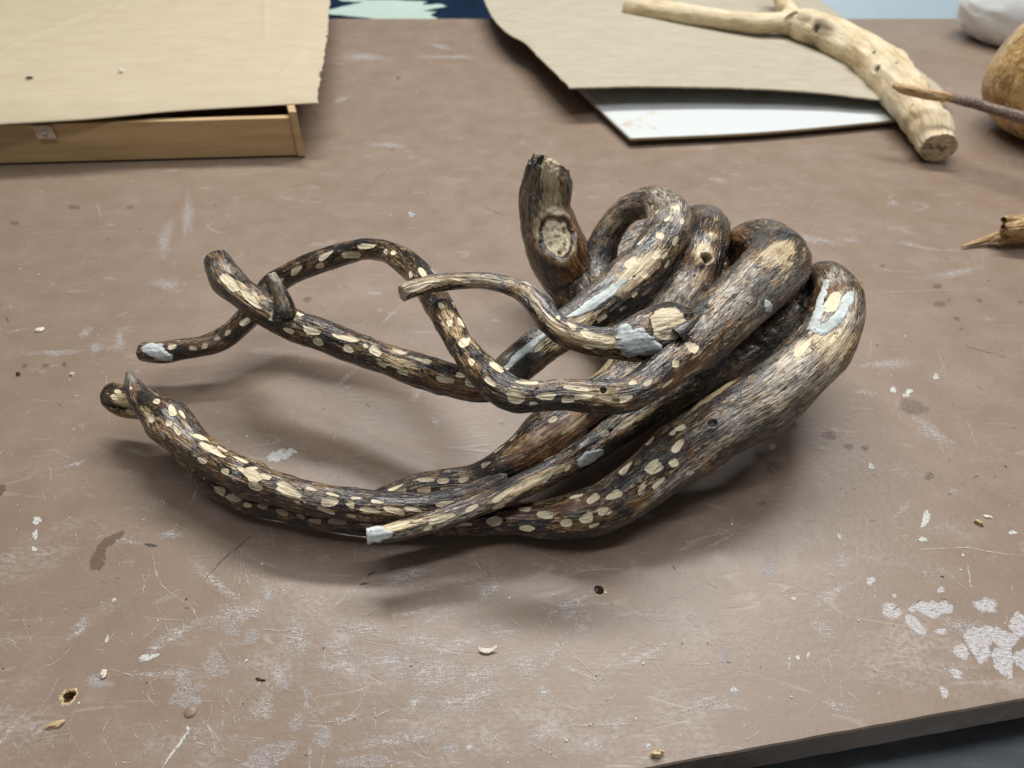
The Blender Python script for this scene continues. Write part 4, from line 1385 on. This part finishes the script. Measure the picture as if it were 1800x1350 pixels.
# upper crossing limb: thin filler-tipped twig, arch, then the third loop
a = Branch([(252, 618, .040, 17), (285, 620, .040, 20), (330, 613, .042, 19), (375, 603, .045, 19), (405, 585, .048, 19),
            (432, 560, .054, 20), (456, 535, .062, 20), (478, 502, .075, 20), (505, 484, .088, 20), (550, 464, .104, 21),
            (600, 446, .117, 20), (645, 438, .127, 19), (690, 447, .134, 20), (722, 470, .139, 22), (750, 502, .143, 24),
            (775, 540, .146, 24), (797, 582, .148, 24), (822, 625, .150, 25), (857, 662, .151, 29), (895, 690, .151, 31),
            (945, 696, .150, 27), (1000, 695, .149, 27), (1050, 697, .148, 29), (1092, 697, .147, 29), (1128, 681, .146, 33),
            (1172, 645, .145, 40), (1215, 608, .144, 46), (1262, 566, .144, 51), (1310, 522, .145, 55), (1354, 480, .143, 58),
            (1360, 454, .120, 55), (1322, 446, .092, 52), (1285, 470, .070, 47), (1250, 520, .058, 46), (1210, 590, .055, 46)],
           'flat', 'point', lump=.07, flute=.07)
a.spots([(517, 472, 16, 7), (568, 450, 22, 6), (563, 472, 12, 6), (640, 433, 25, 5), (615, 453, 18, 8), (673, 443, 8, 5),
         (690, 440, 10, 6), (717, 480, 15, 6), (742, 474, 22, 7), (305, 605, 9, 6), (363, 610, 7, 5), (340, 617, 8, 4),
         (405, 585, 7, 5), (437, 563, 10, 6), (787, 565, 13, 6), (812, 562, 15, 7), (818, 597, 16, 10), (775, 532, 15, 7),
         (805, 530, 13, 4), (828, 630, 9, 6), (872, 640, 26, 8), (860, 667, 14, 6), (908, 692, 17, 15, 1), (926, 667, 23, 6),
         (962, 692, 21, 8), (1000, 707, 15, 7), (1022, 693, 18, 6), (1013, 677, 24, 5), (1065, 704, 15, 7), (1103, 697, 14, 9),
         (1112, 667, 9, 7), (1140, 667, 14, 7, 1), (1192, 638, 9, 9), (1219, 605, 18, 12), (1220, 657, 25, 6, 1), (1178, 676, 20, 4),
         (490, 497, 8, 5), (385, 592, 7, 4), (1098, 707, 8, 3), (940, 712, 8, 4)])
a.paint('grey', [(1330, 505, 110, 60, .72), (1250, 560, 60, 24, .5), (1385, 450, 70, 55, .25)])
a.paint('tan', [(1375, 445, 60, 30, 1.8), (1060, 690, 60, 20, .8), (790, 560, 60, 14, .6)])
a.paint('rust', [(1200, 665, 80, 20, .9), (1080, 690, 50, 14, .6), (1285, 455, 40, 60, .9), (410, 590, 50, 12, .7)])
a.knot(1064, 686, 10, .0015, .004)
a.knot(1320, 533, 6, 0, .002)
a.knot(1305, 563, 7, 0, .002)
a.knot(945, 678, 5, 0, .002)
a.scatter(900)
a.build('branch', M_WOOD, WOOD)
a.filler([[(258, 608, 11), (272, 618, 13), (292, 632, 11)], [(300, 634, 6)]], .0022, 'pale blue filler wrapped round the broken twig tip')
a.filler([[(1351, 533, 8), (1355, 541, 10), (1357, 548, 6)]], .0010, 'small drop of pale blue filler on the third loop')

# upper left limb running up into the first loop
b = Branch([(383, 464, .122, 25), (402, 492, .118, 28), (435, 525, .112, 28), (478, 552, .106, 29), (530, 576, .101, 29),
            (600, 603, .098, 28), (680, 632, .098, 28), (750, 655, .100, 30), (815, 672, .103, 30), (862, 676, .107, 31),
            (905, 645, .112, 33), (950, 608, .116, 36), (1000, 573, .121, 37), (1055, 535, .128, 38), (1108, 490, .137, 41),
            (1152, 440, .148, 41), (1175, 395, .157, 39), (1164, 365, .156, 32), (1132, 358, .142, 26), (1098, 374, .120, 24),
            (1068, 410, .096, 24), (1053, 450, .074, 29), (1048, 490, .055, 36), (1068, 525, .045, 42)],
           'round', 'point', lump=.07, flute=.06)
b.spots([(402, 492, 30, 9), (440, 520, 34, 10), (480, 556, 16, 9), (548, 575, 24, 9), (607, 589, 30, 7), (556, 605, 12, 9),
         (608, 612, 16, 8), (658, 613, 15, 9), (702, 613, 17, 7), (523, 545, 16, 6), (667, 640, 15, 6, 1), (703, 655, 14, 5, 1),
         (743, 628, 20, 6), (778, 632, 12, 5, 1), (780, 665, 17, 7, 1), (825, 676, 18, 8, 1), (807, 655, 12, 5), (503, 583, 12, 5),
         (1141, 362, 6, 4), (1151, 369, 7, 4), (1172, 380, 10, 5), (1190, 360, 10, 7), (1203, 386, 9, 6), (1159, 410, 10, 8),
         (1192, 421, 14, 6), (1153, 443, 13, 8), (1173, 448, 11, 5), (1128, 417, 13, 4), (1109, 456, 17, 9), (1137, 483, 11, 7),
         (1177, 466, 12, 5), (1140, 516, 14, 6, 1), (1098, 545, 9, 5), (1025, 561, 14, 6), (1063, 562, 16, 6), (950, 608, 18, 7, 1),
         (893, 640, 15, 6), (1085, 500, 16, 4), (985, 575, 14, 4), (1120, 520, 8, 5), (640, 604, 8, 4)])
b.paint('grey', [(1185, 365, 50, 46, .8), (1100, 372, 60, 34, .5), (390, 466, 30, 20, .9), (440, 525, 80, 9, .5), (1150, 350, 60, 40, .7)])
b.paint('tan', [(430, 510, 60, 16, 1.0), (1130, 470, 70, 22, 1.5), (1010, 580, 90, 24, 1.0), (740, 650, 80, 14, .5)])
b.paint('rust', [(780, 680, 90, 14, .9), (1040, 580, 80, 14, .6), (870, 690, 40, 20, .8), (970, 630, 60, 10, .7)])
b.knot(1118, 483, 5, 0, .0015)
b.knot(738, 648, 7, .0005, .0015)
b.knot(1197, 438, 5, .001, .002)
b.scatter(900)
b.build('branch', M_WOOD, WOOD)
b.filler([[(1098, 488, 5), (1080, 506, 9), (1050, 526, 11), (1012, 546, 6), (1000, 553, 3)]], .0009, 'long smear of pale blue filler on the first loop')
b.filler([[(965, 578, 4), (935, 602, 7), (905, 628, 6), (896, 638, 4)]], .0009, 'thin streak of pale blue filler below the first loop')
k = Branch([(503, 560, .112, 22), (500, 535, .124, 16), (490, 510, .136, 13), (478, 484, .148, 9)], 'point', 'flat', lump=.1)
k.paint('grey', [(480, 490, 20, 14, .9), (495, 525, 30, 12, .5)])
k.build('twig_stub', M_WOOD, WOOD)

# trunk stub at the back with the oval scar, flowing under the loops into the hub
t = Branch([(968, 292, .176, 30), (964, 308, .166, 38), (961, 330, .150, 42), (958, 362, .128, 42), (968, 405, .100, 51), (985, 450, .074, 57),
            (1014, 492, .046, 54), (1060, 535, .038, 50), (1120, 580, .048, 56), (1180, 625, .055, 64), (1230, 670, .062, 62)],
           'flat', 'point', lump=.10, flute=.09)
rel = t.V - t.V[t.find(945, 285)]
jag = sstep(.050, .0, np.linalg.norm(rel, axis=1)) * (t.V[:, 2] > .158)
t.V[:, 2] += jag * (.008 + (fbm(t.V * 150, 3, 3) - .5) * .018)
t.A['cut'] *= 0.35
t.paint('grey', [(935, 360, 90, 30, .55), (990, 330, 60, 20, .5), (950, 470, 60, 24, .4)])
t.paint('tan', [(968, 310, 60, 12, 2.2), (972, 355, 45, 18, 2.4), (985, 380, 30, 16, 1.5), (955, 300, 30, 8, 1.5)])
t.paint('rust', [(1020, 415, 60, 22, 1.0), (990, 470, 40, 30, .8), (1000, 395, 30, 16, .8), (1080, 500, 70, 50, .9)])
e, i, sc = t.ell(976, 418, 36, 26)
ew = np.sqrt(e) + (fbm(t.gc * 70, 12, 3) - .5) * .55
t.V += t.dirs * ((np.exp(-((ew - 1.22) / .2) ** 2) * .0042) - sstep(1.1, .8, ew) * .0035)[:, None]
t.V += t.dirs * (sstep(1, .8, ew) * (fbm(t.V * 210, 2, 3) - .5) * .006)[:, None]
t.A['spot'] = np.maximum(t.A['spot'], sstep(1.02, .86, ew))
t.A['dark'] = np.maximum(t.A['dark'], sstep(.60, .72, fbm(t.V * 190, 6, 3)) * sstep(1.0, .8, ew) * .8)
t.A['dark'] = np.maximum(t.A['dark'], np.exp(-((ew - 1.02) / .07) ** 2) * .9)
t.A['tan'] = np.maximum(t.A['tan'], np.exp(-((ew - 1.3) / .16) ** 2) * 1.6)
t.scatter(200)
t.build('trunk', M_WOOD, WOOD)

# knobbly limb between the first and third loops
d = Branch([(1030, 500, .036, 34), (1085, 458, .044, 38), (1140, 432, .050, 42), (1200, 408, .070, 40), (1240, 396, .104, 34), (1240, 425, .128, 38), (1228, 465, .120, 42), (1205, 510, .106, 46),
            (1170, 555, .090, 52), (1140, 600, .075, 56), (1120, 650, .062, 55)], 'round', 'point', lump=.12, flute=.10)
d.paint('rust', [(1252, 500, 50, 22, 1.0), (1215, 520, 50, 14, .7), (1262, 440, 40, 14, .6)])
d.paint('grey', [(1185, 530, 70, 40, .7)])
d.paint('tan', [(1238, 440, 30, 20, 2.0), (1254, 412, 14, 10, 2.4), (1235, 485, 30, 10, 1.0)])
d.knot(1240, 452, 19, .0055, .013)
d.knot(1254, 411, 9, .003, .0)
d.knot(1222, 482, 6, .001, .002)
e, i, sc = d.ell(1243, 437, 13, 10)
d.A['cut'] = np.maximum(d.A['cut'], sstep(1.2, .6, np.sqrt(e) + (fbm(d.gc * 150, 3, 2) - .5)) * (1 - d.A['dark']))
d.build('branch', M_WOOD, WOOD)

# fourth loop, thick lower right limb, running on below as the hidden second lower limb to the left knob
f = Branch([(1240, 668, .060, 44), (1310, 625, .066, 42), (1370, 580, .074, 40), (1415, 530, .086, 38), (1440, 497, .104, 34),
            (1462, 500, .120, 37), (1472, 530, .122, 43), (1460, 580, .117, 51), (1412, 647, .106, 57), (1345, 701, .094, 58),
            (1270, 746, .080, 57), (1200, 793, .064, 55), (1140, 838, .049, 52), (1085, 880, .038, 48), (1025, 908, .029, 43),
            (965, 914, .023, 36), (905, 912, .021, 30), (850, 917, .020, 24), (790, 922, .020, 21), (715, 923, .020, 20),
            (645, 922, .020, 21), (580, 913, .021, 23), (505, 896, .022, 24), (430, 874, .023, 25), (372, 842, .025, 25),
            (334, 803, .028, 22), (318, 768, .031, 20), (306, 735, .036, 20)],
           'point', 'point', lump=.08, flute=.07)
f.spots([(1193, 748, 14, 9), (1179, 759, 8, 5), (1187, 783, 16, 10), (1147, 817, 19, 11), (1098, 818, 25, 9), (1190, 815, 10, 8),
         (1133, 857, 14, 7), (1163, 848, 16, 6), (1078, 865, 18, 9), (1040, 872, 14, 8), (1063, 903, 11, 7), (1027, 912, 12, 8),
         (993, 923, 12, 8), (957, 900, 21, 9), (922, 930, 20, 6), (865, 915, 17, 10), (1045, 928, 14, 5), (820, 926, 18, 4),
         (1010, 868, 16, 5), (1138, 772, 12, 7, 1), (920, 890, 12, 6), (1408, 605, 26, 13), (1215, 835, 9, 4, 1),
         (335, 817, 11, 7, 1), (357, 833, 10, 7, 1), (382, 860, 14, 8, 1), (407, 872, 19, 10, 1), (393, 845, 12, 5), (430, 889, 10, 6),
         (457, 892, 12, 6, 1), (490, 901, 15, 6, 1), (550, 920, 15, 5, 1), (592, 922, 17, 8, 1), (433, 868, 18, 6), (640, 925, 14, 5, 1), (525, 905, 10, 5, 1)])
f.paint('grey', [(1410, 660, 120, 58, .9), (1320, 735, 100, 36, .6), (1490, 540, 70, 40, 1.0), (1210, 830, 120, 14, .7), (1470, 480, 40, 30, .7)])
f.paint('tan', [(1470, 600, 80, 34, 1.3), (1250, 690, 60, 14, 1.7), (1395, 625, 60, 22, 1.0), (1390, 690, 60, 30, .7), (1500, 560, 30, 20, 1.2)])
f.paint('rust', [(1455, 500, 40, 40, .7), (1110, 800, 60, 18, 1.0), (1010, 880, 60, 16, .8), (925, 895, 40, 16, .9), (1430, 560, 40, 12, .9)])
f.paint('dark', [(1340, 615, 70, 36, .5)])
f.knot(1250, 741, 12, .0015, .003)
f.knot(1125, 848, 6, .001, .0025)
f.knot(886, 915, 6, .001, .003)
f.knot(1432, 609, 5, 0, .0015)
f.knot(1410, 623, 5, 0, .0015)
e, i, sc = f.ell(1463, 526, 34, 14)
ew = np.sqrt(e) + (fbm(f.gc * 120, 12, 2) - .5) * .5
f.A['spot'] = np.maximum(f.A['spot'], sstep(1.1, .8, ew))
f.V -= f.dirs * (sstep(1.1, .6, ew) * .0015)[:, None]
f.scatter(700)
f.build('branch', M_WOOD, WOOD)
f.filler([[(1450, 491, 6), (1440, 520, 8), (1434, 548, 9), (1428, 572, 11), (1445, 577, 12), (1462, 566, 9), (1478, 545, 9), (1491, 522, 11), (1497, 512, 7)]],
         .0013, 'hook of pale blue filler round a bare scar on the fourth loop')

# reddish inner limb going down to the left, ending behind the front limb
h = Branch([(1185, 610, .082, 50), (1130, 650, .074, 50), (1075, 695, .068, 48), (1020, 730, .064, 48), (965, 772, .058, 47),
            (905, 812, .052, 38), (850, 838, .047, 27), (790, 848, .042, 25), (735, 857, .038, 21), (690, 869, .036, 20),
            (650, 886, .034, 17)], 'point', 'point', lump=.09, flute=.13)
h.spots([(970, 732, 9, 6), (900, 765, 11, 4), (877, 783, 18, 4), (1013, 748, 30, 4, 1), (850, 813, 14, 6, 1), (813, 837, 9, 6, 1), (778, 840, 11, 7, 1),
         (747, 838, 16, 6, 1), (827, 853, 10, 6), (742, 864, 17, 8, 1), (707, 862, 15, 6, 1), (787, 864, 20, 6, 1), (693, 853, 16, 4)])
h.paint('rust', [(900, 800, 70, 26, 1.1), (1000, 750, 90, 40, .9), (960, 800, 80, 20, 1.0), (820, 845, 60, 18, .7)])
h.paint('tan', [(920, 775, 60, 14, .8), (1040, 655, 60, 12, 2.2)])
h.scatter(600)
h.build('branch', M_WOOD, WOOD)

# thin twig with a filler tip at the front
w = Branch([(648, 940, .050, 15), (690, 934, .050, 17), (740, 922, .051, 18), (800, 903, .053, 19), (860, 881, .055, 20),
            (920, 853, .057, 22), (980, 822, .060, 23), (1040, 788, .064, 26), (1095, 750, .069, 29), (1150, 712, .074, 32),
            (1205, 672, .078, 36), (1250, 640, .080, 40)], 'flat', 'point', lump=.08, flute=.08)
w.spots([(888, 862, 34, 6), (962, 834, 17, 8, 1), (830, 888, 12, 6), (1003, 822, 12, 4), (1100, 738, 20, 7, 1), (1062, 757, 9, 6, 1),
         (778, 905, 26, 8), (700, 920, 26, 5), (755, 932, 9, 4), (880, 893, 12, 5, 1)])
w.paint('tan', [(930, 845, 90, 12, 1.2), (700, 920, 60, 8, 1.6), (1120, 735, 60, 10, 1.0)])
w.paint('grey', [(800, 915, 110, 10, .7)])
w.paint('rust', [(1000, 830, 60, 10, .7)])
w.knot(1076, 752, 6, 0, .003)
w.scatter(600)
w.build('branch', M_WOOD, WOOD)
w.filler([[(650, 938, 15), (668, 940, 14), (684, 944, 9)]], .0022, 'pale blue filler capping the front twig')
w.filler([[(1024, 816, 8), (1040, 806, 12), (1056, 798, 8)]], .0024, 'lump of pale blue filler halfway along the front twig')

# free twig in front of the loops, joined by a sawn and filled stump
g = Branch([(709, 515, .176, 16), (730, 507, .176, 16.5), (765, 497, .176, 15.5), (820, 493, .177, 15.5), (872, 495, .177, 16), (908, 506, .176, 18),
            (938, 530, .174, 21), (962, 560, .172, 22), (990, 584, .170, 22), (1025, 598, .168, 24), (1070, 603, .166, 27),
            (1112, 597, .164, 37), (1150, 586, .162, 45), (1184, 573, .157, 42), (1206, 568, .153, 29), (1222, 564, .150, 14), (1236, 560, .147, 5)],
           'flat', 'point', lump=.08, flute=.09)
g.spots([(745, 499, 26, 6), (807, 490, 16, 5), (1003, 567, 11, 6), (983, 553, 9, 5), (1030, 582, 12, 8), (1070, 592, 15, 8),
         (1032, 613, 14, 5), (1060, 616, 9, 4), (870, 490, 14, 4, 1), (940, 520, 12, 4, 1)])
g.paint('grey', [(860, 492, 120, 14, .8), (730, 510, 40, 14, .6), (930, 515, 40, 14, .6)])
g.paint('tan', [(740, 500, 40, 14, 1.3), (830, 493, 60, 12, 1.2), (905, 505, 40, 14, 1.0), (780, 495, 80, 12, 1.4), (960, 560, 60, 10, .9), (1050, 595, 60, 14, 1.3)])
g.paint('rust', [(1010, 605, 40, 10, .6)])
e, i, sc = g.ell(1184, 565, 44, 34)
ew = np.sqrt(e) + (fbm(g.gc * 120, 12, 2) - .5) * .3
fl = sstep(1.1, .75, ew)
g.A['spot'] = np.maximum(g.A['spot'], fl)
g.A['dull'] = np.maximum(g.A['dull'], fl * .22)
sl = (g.gc[:, 0] - g.gc[i, 0]) * .35 + ((g.V - g.V[i]) @ np.cross(g.dirs[i], g.T[i]))
saw = np.clip(np.sin((sl + .0006 * fbm(g.V * 200, 3, 2)) * 2 * math.pi / .0042) - .70, 0, 1) * 3
saw *= (fbm(g.gc * 90, 8, 2) > .42)
g.A['dark'] = np.maximum(g.A['dark'], np.clip(saw, 0, 1) * sstep(.9, .6, ew) * .75)
g.V -= g.dirs * (fl * .0018 + np.clip(saw, 0, 1) * fl * .0006)[:, None]
g.scatter(500)
g.build('branch', M_WOOD, WOOD)
g.filler([[(1100, 578, 13), (1104, 602, 18), (1114, 620, 16)], [(1110, 594, 18), (1130, 600, 18)], [(1138, 612, 19), (1154, 618, 14)]], .0024,
         'cracked blue grey filler moulded round the sawn stump')
s_ = Branch([(1190, 590, .170, 15), (1205, 577, .174, 11), (1220, 564, .176, 6), (1232, 551, .177, 1.2)], 'point', 'point', lump=.1)
s_.build('splinter', M_WOOD, WOOD)

# front left limb with the curved horn, and its second knob
l = Branch([(227, 657, .078, 5), (231, 672, .073, 12), (240, 692, .067, 18), (258, 716, .061, 24), (285, 735, .056, 34), (318, 764, .053, 35),
            (350, 792, .051, 31), (390, 818, .050, 30), (450, 846, .050, 31), (520, 868, .049, 30), (600, 884, .048, 28),
            (680, 890, .046, 27), (760, 886, .044, 24), (830, 872, .045, 24), (890, 846, .048, 26)], 'round', 'point', lump=.09, flute=.08)
l.spots([(310, 753, 12, 5), (298, 741, 6, 4), (353, 764, 18, 5), (373, 785, 34, 8), (393, 784, 14, 5), (435, 830, 28, 10), (425, 803, 22, 5),
         (442, 818, 14, 5), (507, 860, 25, 8), (463, 832, 14, 5), (547, 854, 13, 3), (578, 878, 20, 8), (585, 864, 16, 3), (613, 883, 9, 5),
         (627, 870, 13, 3), (665, 878, 14, 4), (648, 897, 22, 6), (697, 895, 19, 7), (353, 805, 13, 7, 1), (393, 825, 13, 7, 1),
         (443, 857, 18, 8, 1), (570, 901, 16, 5, 1), (615, 911, 10, 4, 1), (277, 704, 8, 5), (303, 722, 14, 7), (322, 728, 14, 4),
         (268, 733, 11, 7), (293, 742, 6, 5), (228, 677, 4, 3), (730, 893, 20, 4), (785, 888, 16, 5), (840, 872, 14, 5)])
l.paint('grey', [(226, 660, 16, 14, .7), (540, 866, 60, 18, .35), (330, 770, 60, 16, .35)])
l.paint('tan', [(255, 725, 30, 12, 1.0), (700, 905, 90, 9, .5)])
l.paint('rust', [(560, 855, 80, 8, .9), (720, 888, 60, 8, 1.0), (300, 715, 40, 16, .6)])
l.knot(300, 712, 34, .0050)
l.knot(527, 888, 7, .0008, .003)
l.knot(530, 857, 5, 0, .0015)
l.knot(400, 828, 7, .001, .0015)
l.scatter(900)
l.build('branch', M_WOOD, WOOD)
n_ = Branch([(197, 697, .046, 22), (212, 703, .046, 26), (240, 708, .046, 27), (270, 712, .046, 25), (296, 738, .048, 12)], 'round', 'point', lump=.12, flute=.12)
n_.spots([(197, 697, 10, 6), (205, 684, 11, 5), (230, 731, 10, 5, 1), (245, 690, 12, 4)])
n_.paint('tan', [(215, 705, 30, 12, 1.0)])
e, i, sc = n_.ell(196, 720, 26, 4)
n_.V -= n_.dirs * (sstep(1.4, .3, np.sqrt(e)) * .006)[:, None]
n_.A['dark'] = np.maximum(n_.A['dark'], sstep(1.1, .5, np.sqrt(e)))
n_.scatter(600)
n_.build('branch', M_WOOD, WOOD)
